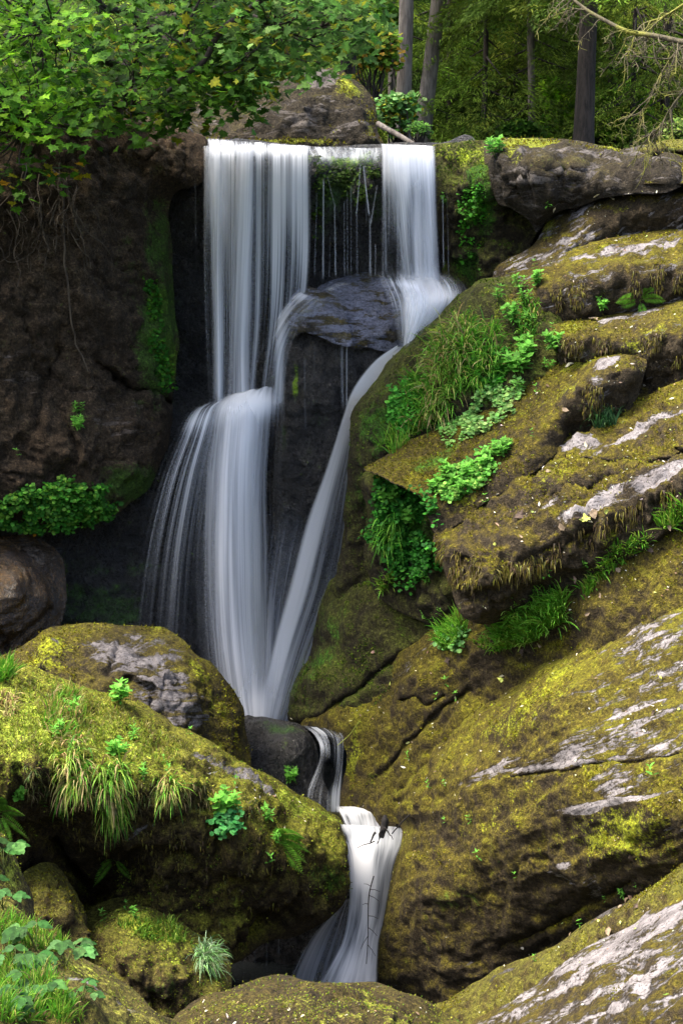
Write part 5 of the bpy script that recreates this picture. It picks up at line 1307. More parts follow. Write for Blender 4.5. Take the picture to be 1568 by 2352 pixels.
    gp([(250, 1600), (420, 1700), (560, 1770), (700, 1850), (690, 1870), (540, 1800), (380, 1740), (240, 1650)], 900, 12, 'short dry grass fuzz along the ridge of the big boulder', [(.25, .26, .05), (.34, .28, .12), (.14, .16, .03)], (3, 2, 2), droop=1., wid=.004)
    gp([(365, 1790), (400, 1790), (400, 1830), (370, 1840)], 160, 66, 'thin grass beard right of the longest one', GR, (2, 3, 3, 4, 4), droop=2.2, up=.1)
    gp([(40, 1560), (250, 1620), (420, 1710), (400, 1760), (200, 1740), (20, 1720)], 3200, 15, 'short mossy grass fuzz on the sunlit top of the big boulder', [(.30, .34, .05), (.20, .28, .03), (.42, .40, .14), (.34, .25, .10)], (4, 3, 2, 1), droop=.8, wid=.005)
    gp([(455, 2170), (500, 2185), (490, 2230), (460, 2220)], 300, 56, 'bluish white grass tuft hanging below the lime moss', [(.25, .42, .2), (.18, .36, .1), (.35, .45, .25)], (2, 2, 1), droop=2., up=.1)
    gp([(260, 2120), (400, 2110), (440, 2170), (330, 2160)], 500, 24, 'short grass and moss tufts on the lump under the big boulder', [(.22, .34, .04), (.13, .28, .03), (.3, .38, .05)], (3, 3, 1), droop=1.2, wid=.006)
    # near bank
    gp([(-20, 2110), (60, 2120), (150, 2165), (160, 2190), (60, 2180), (-20, 2160)], 500, 40, 'bright grass along the top of the near bank', GR, (3, 6, 5, 1, .5), droop=.6, wid=.004)
    gp([(-20, 2200), (100, 2230), (160, 2290), (200, 2352), (-20, 2352)], 1000, 56, 'long bright green grass covering the near bank', GR, (4, 6, 4, 1, .5), droop=.8, wid=.004)
    # leafy covers
    cv = cover_patch
    cv([(-20, 1200), (-20, 1180), (45, 1120), (120, 1100), (180, 1110), (250, 1115), (270, 1150), (240, 1180), (180, 1200), (80, 1215)], 3600, 11, 'dense carpet of round green leaves on the ledge of the brown cliff', [(.03, .14, .012), (.06, .22, .02), (.13, .30, .03)], (3, 3, 1.5), lift=.15)
    cv([(1060, 960), (1110, 890), (1190, 870), (1200, 930), (1130, 985), (1070, 1010)], 900, 11, 'pale clover like patch below the hump', [(.16, .36, .08), (.24, .46, .12), (.34, .5, .14)], (2, 3, 2), lift=.08)
    cv([(1000, 980), (1060, 940), (1090, 1000), (1030, 1030)], 300, 10, 'sparse pale leaves left of the clover patch', [(.14, .34, .06), (.24, .44, .1)], (2, 2), lift=.05)
    cv([(905, 890), (950, 870), (965, 960), (920, 1000), (890, 960)], 800, 11, 'mass of tiny leaves on the left flank of the hump', [(.05, .24, .02), (.10, .36, .04)], (2, 2), lift=.08)
    cv([(1080, 800), (1170, 800), (1160, 880), (1090, 900)], 500, 10, 'tiny leaved moss among the grass of the hump', [(.04, .2, .015), (.07, .28, .02)], (2, 2), lift=.06)
    cv([(860, 1100), (900, 1110), (1000, 1150), (1005, 1300), (940, 1350), (900, 1300), (855, 1230)], 2600, 10, 'curtain of dark green leaves under the overhanging slab', [(.02, .12, .012), (.04, .2, .02), (.07, .28, .03)], (3, 3, 1), lift=.15)
    cv([(985, 1120), (1060, 1070), (1150, 1020), (1165, 1050), (1110, 1120), (1040, 1150), (1000, 1160)], 1300, 10, 'leafy cover of the strip on the overhanging slab', [(.08, .28, .03), (.16, .40, .06), (.26, .46, .08)], (3, 3, 1), lift=.1)
    cv([(1010, 1440), (1080, 1440), (1060, 1500), (1010, 1500)], 120, 13, 'pale leafy sprays at the foot of the small grass tuft', [(.2, .42, .12)], (1,), lift=.08)
    cv([(330, 640), (360, 640), (400, 900), (370, 905), (345, 800)], 500, 9, 'fine green leaves down the corner of the brown cliff', [(.03, .14, .01), (.09, .24, .015)], (3, 1), lift=.04)
    cv([(500, 1855), (540, 1850), (545, 1910), (515, 1920)], 160, 15, 'hanging bluish leaves at the brow of the big boulder', [(.05, .24, .06), (.08, .3, .08)], (2, 1), lift=.12)
    cv([(722, 375), (870, 372), (868, 420), (850, 470), (760, 440), (730, 560), (720, 470)], 900, 8, 'mossy green fringe hanging under the lip between the two falls', [(.05, .10, .012), (.09, .15, .02), (.03, .06, .01)], (3, 2, 2), lift=.1)
    cv([(1050, 440), (1110, 420), (1120, 560), (1060, 600)], 300, 9, 'small leaves speckling the green wall', [(.04, .2, .01), (.08, .3, .02)], (3, 1), lift=.03)


def litter():
    """individual fallen leaves, and the unaccountable crumbs"""
    spots = [
        (1368, 448, 26, 'p', 'curled pale leaf on the uppermost slab'), (1404, 458, 20, 'p', 'narrow pale leaf on the edge of the uppermost slab'), (1270, 480, 20, 'p', 'pale leaf beside the crevice plant'),
        (1360, 736, 34, 'b', 'brown curled leaf on the third step'), (1308, 840, 30, 'p', 'large pale leaf at the foot of the notch plant'), (1300, 826, 22, 'b', 'brown leaf by the notch plant'), (1280, 835, 12, 'g', 'small green leaf left of the notch plant'),
        (1265, 606, 16, 'p', 'pale leaf on the second slab left end'), (1413, 556, 12, 'w', 'white round leaf on the second slab'), (1480, 532, 16, 'b', 'pinkish leaf on the upper edge of the second slab'),
        (1110, 908, 20, 'b', 'brown leaf roll beside the grass foot'), (1095, 975, 12, 'p', 'pale crumb leaf at the end of the clover patch'), (1300, 940, 22, 'b', 'greyish leaf on the mossy bump'),
        (1345, 1022, 22, 'p', 'pale leaf on the top edge of the broad slab'), (1200, 1188, 40, 'd', 'dark rolled leaf lying alone on the broad slab'), (1137, 1250, 14, 'y', 'single yellow green leaf near the front edge of the broad slab'),
        (1340, 1190, 34, 'y', 'yellowish leaf in the heap on the broad slab'), (1365, 1180, 30, 'b', 'brown leaf in the heap on the broad slab'), (1325, 1185, 26, 'd', 'dark leaf in the heap on the broad slab'), (1355, 1195, 22, 'p', 'pale leaf in the heap on the broad slab'),
        (1290, 1210, 24, 'b', 'brown leaf left of the heap on the broad slab'), (1260, 1085, 20, 'b', 'brownish leaf in the middle of the broad slab'), (1390, 1175, 18, 'y', 'yellow leaf right of the heap on the broad slab'),
        (1030, 1520, 30, 'd', 'twiggy dark leaf scrap below the small grass tuft'), (1150, 1560, 26, 'y', 'yellow green lobed leaf on the brown slope'), (1155, 1552, 20, 'p', 'pale leaf touching the lobed one'), (898, 1570, 14, 'y', 'yellowish leaf alone on the brown slope'), (875, 1540, 11, 'p', 'pale leaf above the yellowish one on the brown slope'),
        (858, 1498, 14, 'r', 'reddish leaf on the dark slope'), (1045, 1600, 16, 'p', 'pale leaf by the small crack'), (1200, 1500, 26, 'd', 'dark leaf under the thick grass'), (1240, 1480, 22, 'b', 'brown leaf under the thick grass'),
        (1320, 1330, 26, 'r', 'pinkish brown leaf under the shaggy edge'), (1350, 1410, 22, 'b', 'brown leaf in the gully grass'), (1380, 1370, 18, 'b', 'curled leaf at the gully middle'), (1420, 1310, 20, 'b', 'leaf scrap higher in the gully'), (1490, 1265, 24, 'd', 'dark leaf near the top of the gully'),
        (1540, 1210, 34, 'b', 'large brown leaf at the right edge of the gully'), (1480, 1680, 12, 'w', 'whitish leaf on the bare streaks'), (1518, 1558, 13, 'y', 'yellow leaf on the bare streaks'), (1560, 1630, 10, 'y', 'small yellow leaf at the right edge of the bare streaks'), (1500, 1640, 22, 'd', 'dark leaf on the bare streaks'),
        (1440, 2070, 22, 'b', 'brown leaf in the heap at lower right'), (1460, 2085, 24, 'd', 'dark leaf in the heap at lower right'), (1450, 2060, 18, 'r', 'reddish leaf in the heap at lower right'), (1470, 2070, 16, 'p', 'pale leaf in the heap at lower right'), (1425, 2085, 16, 'b', 'leaf at the left of the heap at lower right'),
        (1375, 2118, 14, 'y', 'pale yellow leaf hanging by the gully sprig'), (1215, 2190, 12, 'p', 'pale leaf low in the gully'), (1200, 2175, 12, 'w', 'white leaf low in the gully'), (1160, 2220, 10, 'p', 'crumb leaf near the gully end'),
        (1530, 2288, 22, 'g', 'green leaf on the nearest slab'), (1340, 2310, 9, 'w', 'white speck leaf on the nearest slab'), (672, 1650, 14, 'p', 'pale leaf on the small black rock'), (652, 1905, 16, 'p', 'pale crumb at the fern'),
        (600, 1808, 12, 'y', 'yellow scrap on the ridge of the big boulder'), (1452, 1967, 26, 'd', 'dark leaf with a stalk on the green moss'), (80, 1230, 14, 'o', 'orange leaf on the purplish wet boulder'), (1060, 2000, 0, 'p', ''), (1400, 2140, 30, 'b', 'leaf scraps where the rib meets the slab')]
    pal = {'p': (.55, .50, .33), 'b': (.24, .18, .12), 'w': (.75, .72, .6), 'd': (.09, .065, .05), 'g': (.2, .4, .06), 'y': (.5, .55, .12), 'r': (.30, .19, .14), 'o': (.6, .28, .03)}
    for (x, y, s, k_, lab) in spots:
        if s <= 0: continue
        h = hitray(x, y)
        if h is None: continue
        loc, n, dist, _ = h
        tv, tf = (MAPLE if k_ in 'yd' and s > 18 else LANCE if k_ in 'pg' else ROUND)
        v = (tv - [0, .5, 0]) * [1, 1, 1]
        v = v.copy()
        v[:, 2] += rng.uniform(.2, .7) * v[:, 0] ** 2 + rng.uniform(0, .5) * v[:, 1] ** 2 + rng.normal(0, .03, len(v))
        S = s * .8 * dist / F
        v[:, 0] *= rng.uniform(.45, .9); v += rng.normal(0, .05, v.shape)
        o = mesh_np('fallen_leaf', v * S, tf, MAT['dry'], cols=np.tile(pal[k_], (len(v), 1)) * (1 + rng.normal(0, .12, (len(v), 1))))
        up = (n + Vector((rng.normal(0, .25), -.3, rng.normal(0, .2) + .1))).normalized()
        o.rotation_mode = 'QUATERNION'
        o.rotation_quaternion = up.to_track_quat('Z', 'Y') @ Matrix.Rotation(rng.uniform(0, 2 * PI), 4, 'Z').to_quaternion()
        o.location = loc + n * .015
        tag(o, lab, 'fallen leaf', 'fallen leaves on the rocks')
    # crumbs
    regs = [([(1250, 440), (1568, 410), (1568, 900), (1300, 900)], 150), ([(1100, 1150), (1568, 900), (1568, 1180), (1200, 1300)], 330), ([(1000, 1440), (1568, 1180), (1568, 1350), (1100, 1560)], 330),
            ([(900, 1700), (1200, 1480), (1568, 1380), (1568, 2080), (1150, 2240), (900, 2100)], 420), ([(1050, 2352), (1568, 1980), (1568, 2200)], 170), ([(420, 1700), (560, 1760), (780, 1890), (700, 1890), (450, 1780)], 120), ([(700, 1600), (1000, 1480), (1000, 1700), (860, 1760)], 120),
            ([(1040, 950), (1250, 840), (1270, 900), (1100, 1010)], 120), ([(450, 2300), (1000, 2300), (1000, 2352), (420, 2352)], 60)]
    parts = []
    for poly, n in regs:
        poly = np.array(poly, float); lo, hi = poly.min(0), poly.max(0)
        ps, ns, ds = [], [], []
        for _ in range(n):
            q = rng.uniform(lo, hi)
            if sdf_poly(q[None], poly)[0][0] <= 0: continue
            h = hitray(q[0], q[1])
            if h is None or h[1][2] < .25: continue
            ps.append(np.array(h[0]) + np.array(h[1]) * .012); ns.append(np.array(h[1])); ds.append(h[2])
        if not ps: continue
        ps, ns, ds = np.array(ps), np.array(ns), np.array(ds); m = len(ps)
        x, y, z = frames(m, ns + rng.normal(0, .35, (m, 3)) + np.array([0, -.2, 0]))
        parts.append(stamp(LANCE, ps, x, y, z, ds / F * rng.choice([4., 6., 9., 14.], m, p=[.4, .35, .18, .07]), mix_cols(m, [(.5, .46, .36), (.25, .17, .11), (.66, .62, .5), (.4, .45, .15)], [3, 3, 1.5, 1], .2)))
    v, f, c = merge(parts)
    tag(mesh_np('leaf_litter', v, f, MAT['dry'], cols=c), 'scattered crumbs of dead leaves on the slabs', 'litter', kind='stuff')


def moss_tufts():
    """real little moss shoots on the upper faces of the stones, in cushions, as one part of each stone"""
    tv = np.array([[-.28, 0, 0], [.28, 0, 0], [.10, .5, 1.], [-.20, -.25, 0], [.05, .3, 0], [-.55, .1, .8], [.0, -.25, 0], [.22, .15, 0], [.45, -.35, .9]], float)
    tf = np.array([[0, 1, 2], [3, 4, 5], [6, 7, 8]])
    pals = {0: ([(.16, .145, .010), (.09, .075, .010), (.23, .23, .015), (.30, .33, .02)], (4, 3, 2, .6)), 1: ([(.07, .13, .012), (.04, .07, .010), (.13, .20, .015), (.2, .26, .02)], (4, 3, 2, .5)),
            2: ([(.24, .28, .03), (.13, .13, .015), (.34, .38, .05), (.12, .22, .02)], (4, 3, 2, 2))}
    for (o, org, v, n, pc, q, amt, seed, mc) in MOSSY:
        vis = (q[:, 0] > -40) & (q[:, 0] < 1610) & (q[:, 1] < 2400)
        m = .9 * fbm(v + seed, 1.4, 3, 60) + .8 * fbm(v + seed, 6.5, 3, 61) + 1.3 * (n[:, 2] - .35) + 1.3 * pc[:, 1] + .6 * pc[:, 2] - 2.0 * pc[:, 0] + (amt - 1) * .5
        idx = np.nonzero(vis & (m > .15))[0]
        if len(idx) < 10: continue
        cnt = int(min(len(idx) * .9, 14000 * amt))
        w = np.clip(m[idx], .1, 1.2); w /= w.sum()
        idx = rng.choice(idx, cnt, p=w)
        k = len(idx)
        pos = v[idx] + rng.normal(0, .011, (k, 3)) - n[idx] * .004
        x, y, z = frames(k, n[idx] + np.array([0, 0, .35]) + rng.normal(0, .3, (k, 3)))
        dist = v[idx][:, 1]
        sz = dist / F * rng.uniform(2.0, 6.0, k)
        cols, wt = pals[mc]
        c = mix_cols(k, cols, wt, .25)
        pv, pf, pcx = stamp((tv, tf), pos - org, x, y, z, sz, c)
        mo = mesh_np('moss', pv, pf, MAT['needle'], parent=o, cols=pcx)
        mo['kind'] = 'stuff'


ground_plants()
moss_tufts()
litter()
# ------------------------------------------------------------------ trees, roots, branches
def branch_path(p0, p1, sag=.0, wob=.1, n=10, seed=0):
    t = np.linspace(0, 1, n)[:, None]
    p0, p1 = np.array(p0, float), np.array(p1, float)
    L = np.linalg.norm(p1 - p0)
    q = p0 + (p1 - p0) * t
    q[:, 2] -= sag * 4 * (t * (1 - t))[:, 0] * L * .5
    k = np.c_[t * 3 + seed * 5.1, t * 0 + 1, t * 0]
    off = np.stack([vn(k, seed), vn(k + 7, seed + 1), vn(k + 13, seed + 2)], 1) * wob * L
    off *= np.sin(np.linspace(0, PI, n))[:, None] ** .5
    return q + off


def maple():
    root = empty('maple_tree', V(250, 262, 21.5))
    base = np.array(root.location)
    tag(root, 'maple with broad lobed leaves overhanging the brown cliff at the upper left', 'tree')
    r = np.random.default_rng(5)
    crown = [(-200, -260), (900, -260), (880, -60), (868, 20), (852, 60), (835, 95), (800, 112), (765, 132), (735, 172), (700, 200), (650, 222), (615, 240), (575, 285), (545, 250), (500, 275), (440, 262), (400, 285), (350, 305), (345, 345), (325, 352), (300, 320), (262, 305), (232, 340), (225, 385), (190, 405), (150, 395), (120, 380), (60, 425), (20, 432), (-200, 460)]
    poly = np.array(crown, float)
    lo, hi = poly.min(0), poly.max(0)
    cent = []
    while len(cent) < 1000:
        q = rng.uniform(lo, hi)
        sd, _ = sdf_poly(q[None], poly)
        if sd[0] <= 6 or (sd[0] < 40 and q[1] > 90 and rng.random() < .45): continue
        if q[1] < -40 and rng.random() < .75: continue
        # gaps
        g = vn(np.array([[q[0] / 70., q[1] / 40., 1.]]), 4)[0]
        if g < -.3 and q[0] < 380: continue
        if q[0] < 330 and rng.random() < .25: continue
        near = np.clip((q[0] - 300) / 500., 0, 1)
        Y = rng.uniform(18.6, 20.2) if q[1] > 200 else rng.uniform(18.4, 22.0)
        cent.append((q[0], q[1], Y))
    cent = np.array(cent)
    cpos = P(cent[:, 0], cent[:, 1], cent[:, 2])
    parts, tw = [], []
    trunk_top = P(330, 60, 21.3)
    forks = [P(120, 60, 19.8), P(430, 110, 20.), P(300, 250, 19.7), P(620, 60, 19.8), P(60, 280, 19.4), P(200, -60, 20.), P(740, 60, 20.2), P(500, -40, 21.)]
    for i in range(len(cpos)):
        n = int(rng.integers(8, 14))
        # a spray: leaves in a drooping, roughly level plate
        a = rng.uniform(0, 2 * PI)
        plate = np.array([rng.normal(0, .3), -.45 + rng.normal(0, .25), 1.]); plate /= np.linalg.norm(plate)
        rad = np.sqrt(rng.uniform(0, 1, n)) * .26
        ang = rng.uniform(0, 2 * PI, n)
        off = np.stack([np.cos(ang) * rad, np.sin(ang) * rad, rng.normal(0, .03, n)], 1)
        off[:, 2] -= (off[:, 0] * plate[0] + off[:, 1] * plate[1]) / plate[2] * 1. + rad * .35
        pos = cpos[i] + off
        nb = plate + rng.normal(0, .33, (n, 3))
        x, y, z = frames(n, nb, yaw=ang + rng.normal(0, .6, n))
        px, py, Y = cent[i]
        # colour by side of the crown: the species' autumn tint sits low and at the tips
        if px < 180 and py < 330: cols, w = [(.06, .19, .015), (.12, .30, .02), (.03, .11, .012)], (3, 3, 2)
        elif py > 330 or (px < 260 and py > 300): cols, w = [(.05, .15, .012), (.22, .24, .015), (.03, .09, .01), (.40, .28, .01)], (4, 1.6, 3, .2)
        elif px > 560: cols, w = [(.045, .14, .03), (.08, .21, .05), (.14, .28, .10), (.16, .22, .015), (.03, .09, .015)], (3, 3, 1, 1.4, 2)
        else: cols, w = [(.032, .11, .010), (.06, .17, .015), (.018, .06, .006), (.13, .17, .010)], (4, 3, 3, .8)
        c = np.clip(mix_cols(n, cols, w, .22) * [1.25, 1.05, .75], 0, 1)
        parts.append(stamp(MAPLE, pos, x, y, z, rng.uniform(.07, .135, n), c))
        if i % 3 == 0:
            fk = forks[int(np.argmin([np.linalg.norm(cpos[i] - f_) for f_ in forks]))]
            tw.append((branch_path(fk, cpos[i], .1, .08, 8, i), np.linspace(.012, .003, 8)))
    v, f, c = merge(parts)
    mesh_np('crown', v - base, f, MAT['maple_leaf'], parent=root, cols=c)
    tk = branch_path(np.array(P(250, 300, 21.6)), trunk_top, 0, .05, 10, 1)
    tv, tf = tube([(tk - base, np.linspace(.14, .09, 10)), (branch_path(trunk_top, P(380, -300, 21.3), 0, .04, 8, 2) - base, np.linspace(.09, .05, 8))], 10)
    mesh_np('trunk', tv, tf, MAT['bark_dark'], parent=root, smooth=True)
    big = [(branch_path(trunk_top if k % 2 else tk[5], f_, -.05, .1, 12, k) - base, np.linspace(.055, .02, 12)) for k, f_ in enumerate(forks)]
    for b in big:
        tv, tf = tube([b], 7); mesh_np('branch', tv, tf, MAT['bark_dark'], parent=root, smooth=True)
    tv, tf = tube([(a - base, b) for a, b in tw], 4); mesh_np('twigs', tv, tf, MAT['bark_dark'], parent=root)['kind'] = 'stuff'
    # one dark limb in view
    tv, tf = tube([(branch_path(P(385, 210, 19.), P(520, 60, 18.9), 0, .06, 12, 4) - base, np.linspace(.02, .035, 12)), (branch_path(P(500, 80, 18.9), P(640, -30, 18.9), 0, .06, 10, 5) - base, np.linspace(.035, .03, 10)),
                   (branch_path(P(460, 130, 18.9), P(380, 75, 18.8), 0, .06, 8, 6) - base, np.linspace(.02, .008, 8)), (branch_path(P(430, 60, 18.9), P(470, -20, 18.8), 0, .06, 8, 7) - base, np.linspace(.02, .01, 8))], 7)
    mesh_np('branch', tv, tf, MAT['bark_dark'], parent=root, smooth=True)


def roots():
    def rt(name, label, px, rad, Y=None, seed=0, mat='root'):
        pts = []
        for i, (x, y) in enumerate(px):
            h = hitray(x, y)
            base = np.array(h[0]) + np.array([0, -.06, 0]) if h else P(x, y, 20.2)
            pts.append(base)
        pts = catmull(np.array(pts), 6, closed=False)
        pts += np.stack([vn(np.c_[np.arange(len(pts)) * .4, np.full(len(pts), seed * 1.), np.zeros(len(pts))], seed), np.zeros(len(pts)), np.zeros(len(pts))], 1) * .02
        tv, tf = tube([(pts, np.linspace(rad, rad * .35, len(pts)))], 6)
        org = pts[0]
        o = mesh_np(name, tv - org, tf, MAT[mat], smooth=True); o.location = org.tolist()
        tag(o, label, 'root', 'roots hanging down the brown cliff')
    rt('hanging_root', 'longest root hanging down the brown cliff to a fine tip', [(135, 400), (148, 470), (150, 560), (158, 650), (165, 730), (180, 790), (202, 852)], .018, seed=1)
    rt('hanging_root', 'stout bent root beside the longest one', [(100, 370), (150, 420), (165, 480), (190, 540), (205, 610)], .02, seed=2)
    rt('hanging_root', 'pale root ending in a hook near the left edge', [(20, 480), (40, 540), (38, 600), (50, 625), (38, 668)], .009, seed=3)
    rt('hanging_root', 'pale root curling up to the right', [(160, 470), (210, 540), (240, 560), (255, 590), (256, 620)], .008, seed=4)
    rt('hanging_root', 'thin root looping at the left edge', [(0, 560), (20, 600), (60, 590), (90, 560), (100, 500)], .008, seed=5)
    rt('hanging_root', 'thin root dropping from the yellow leaves', [(95, 400), (92, 480), (110, 560), (105, 620)], .009, seed=6)
    r = np.random.default_rng(12)
    tb = []
    for i in range(28):
        x = r.uniform(-10, 200); y = r.uniform(360, 470); n = 9
        px = x + np.cumsum(r.normal(0, 9, n)); py = y + np.cumsum(np.abs(r.normal(16, 9, n)))
        pts = []
        for a, b in zip(px, py):
            h = hitray(a, b); pts.append(np.array(h[0]) + np.array([0, -.05 - r.uniform(0, .15), 0]) if h else P(a, b, 20.2))
        tb.append((catmull(np.array(pts), 3, closed=False), r.uniform(.002, .008)))
    tv, tf = tube(tb, 4)
    tag(mesh_np('roots', tv, tf, MAT['root']), 'tangle of fine roots under the maple leaves', 'roots', kind='stuff')


def spray_mesh(r, n=70, L=1., w=.55, quad=.034):
    """a drooping conifer frond: many small blades on side twigs"""
    v, f = [], []
    for i in range(n):
        t = r.uniform(.05, 1); sd = r.choice([-1, 1]); s = r.uniform(0, 1) ** .8 * w * (1 - t * .75)
        p = np.array([sd * s, t * L + s * .5, -.25 * (t * L) ** 2 - .3 * s * s + r.normal(0, .02)])
        d = np.array([sd * r.uniform(.2, 1), r.uniform(.3, 1), r.uniform(-.7, .1)]); d /= np.linalg.norm(d)
        q = np.cross(d, r.normal(0, 1, 3)); q /= np.linalg.norm(q) + 1e-9
        a = quad * r.uniform(.7, 1.6)
        k = len(v)
        v += [p - q * a * .22, p + q * a * .22, p + d * a * 2.2]
        f.append((k, k + 1, k + 2))
    return np.array(v), np.array(f)


SPR = [spray_mesh(np.random.default_rng(i), 170) for i in range(4)]


def conifer(px, py_base, Y, rad, label, lean=0., bark='bark_dark', crown=True, H=11., group=None, cols=None, low=1.2, seed=0, dens=70, reach=2.0, top=3.4):
    b = P(px, py_base, Y)
    gz = float(gorge(np.array([b[0]]), np.array([Y]))[0]) - .3
    b = np.array([b[0], Y, min(b[2], gz + .6)])
    root = empty('conifer_tree', b.tolist()); tag(root, label, 'tree', group)
    n = 16
    pts = np.stack([np.linspace(0, lean * H, n), np.zeros(n), np.linspace(-.3, H, n)], 1)
    pts[:, 0] += vn(np.c_[np.linspace(0, 4, n), np.full(n, seed), np.zeros(n)], seed) * rad * .8
    tv, tf = tube([(pts, rad * np.linspace(1.15, .55, n) * np.r_[1.35, 1.1, np.ones(n - 2)])], 12)
    mesh_np('trunk', tv, tf, MAT[bark], parent=root, smooth=True)
    if not crown: return root
    r = np.random.default_rng(seed + 50)
    parts, tw = [], []
    for i in range(dens):
        z = low + (top - low) * (i / dens) ** 1.3
        a = r.uniform(0, 2 * PI); R_ = reach * (1 - .6 * z / H) * r.uniform(.5, 1.1)
        st = np.array([lean * z, 0, z])
        out = np.array([math.cos(a), math.sin(a), 0])
        tip = st + out * R_ + np.array([0, 0, -.35 * R_])
        tw.append((np.linspace(st, tip, 6), np.linspace(.02, .005, 6)))
        for k in range(3):
            p = st + (tip - st) * r.uniform(.35, 1.)
            aa = a + r.normal(0, .7)
            y = np.array([math.cos(aa), math.sin(aa), -.35]); y /= np.linalg.norm(y)
            zz = np.array([0, 0, 1.]) - y * y[2]; zz /= np.linalg.norm(zz)
            parts.append(stamp(SPR[int(r.integers(4))], p[None], np.cross(y, zz)[None], y[None], zz[None], np.array([r.uniform(.6, 1.1)]), mix_cols(1, cols or [(.12, .20, .022), (.19, .26, .028), (.06, .10, .014)], [2, 1, 2], .25, r)))
    v, f, c = merge(parts)
    mesh_np('crown', v, f, MAT['needle'], parent=root, cols=c)
    tv, tf = tube(tw, 4); mesh_np('limbs', tv, tf, MAT['bark_dark'], parent=root)['kind'] = 'stuff'
    return root


def bush(px, py, Y, rx, rz, label, n, leaf, cols, wts, name='shrub', group=None, seed=0, tmpl=None, gap=-.2):
    r = np.random.default_rng(seed + 900)
    c0 = P(px, py, Y)
    root = empty(name, (c0 - [0, 0, rz]).tolist()); tag(root, label, 'shrub', group)
    rx, rz = rx * Y / F, rz * Y / F
    base = c0 - [0, 0, rz]
    root.location = base.tolist()
    m = 0; ps = []
    while m < n:
        q = r.normal(0, .5, 3)
        rr = np.linalg.norm(q)
        if rr > 1.: continue
        p = c0 + q * [rx, rx * .7, rz] * 1.
        if vn((p * 2.6)[None] + seed, seed)[0] < gap: continue
        ps.append(p); m += 1
    ps = np.array(ps)
    nb = np.array([0, -.5, 1.]) + r.normal(0, .45, (n, 3))
    x, y, z = frames(n, nb, r)
    v, f, c = stamp(tmpl or ROUND, ps - base, x, y, z, leaf * r.uniform(.6, 1.3, n), mix_cols(n, cols, wts, .25, r))
    mesh_np('foliage', v, f, MAT['leaf'], parent=root, cols=c)
    tb = []
    for i in range(14):
        e = ps[int(r.integers(len(ps)))] - base
        tb.append((branch_path([r.normal(0, .05), 0, -.3], e, -.1, .1, 8, i), np.linspace(.02, .004, 8)))
    tv, tf = tube(tb, 4); mesh_np('stem', tv, tf, MAT['bark_dark'], parent=root)


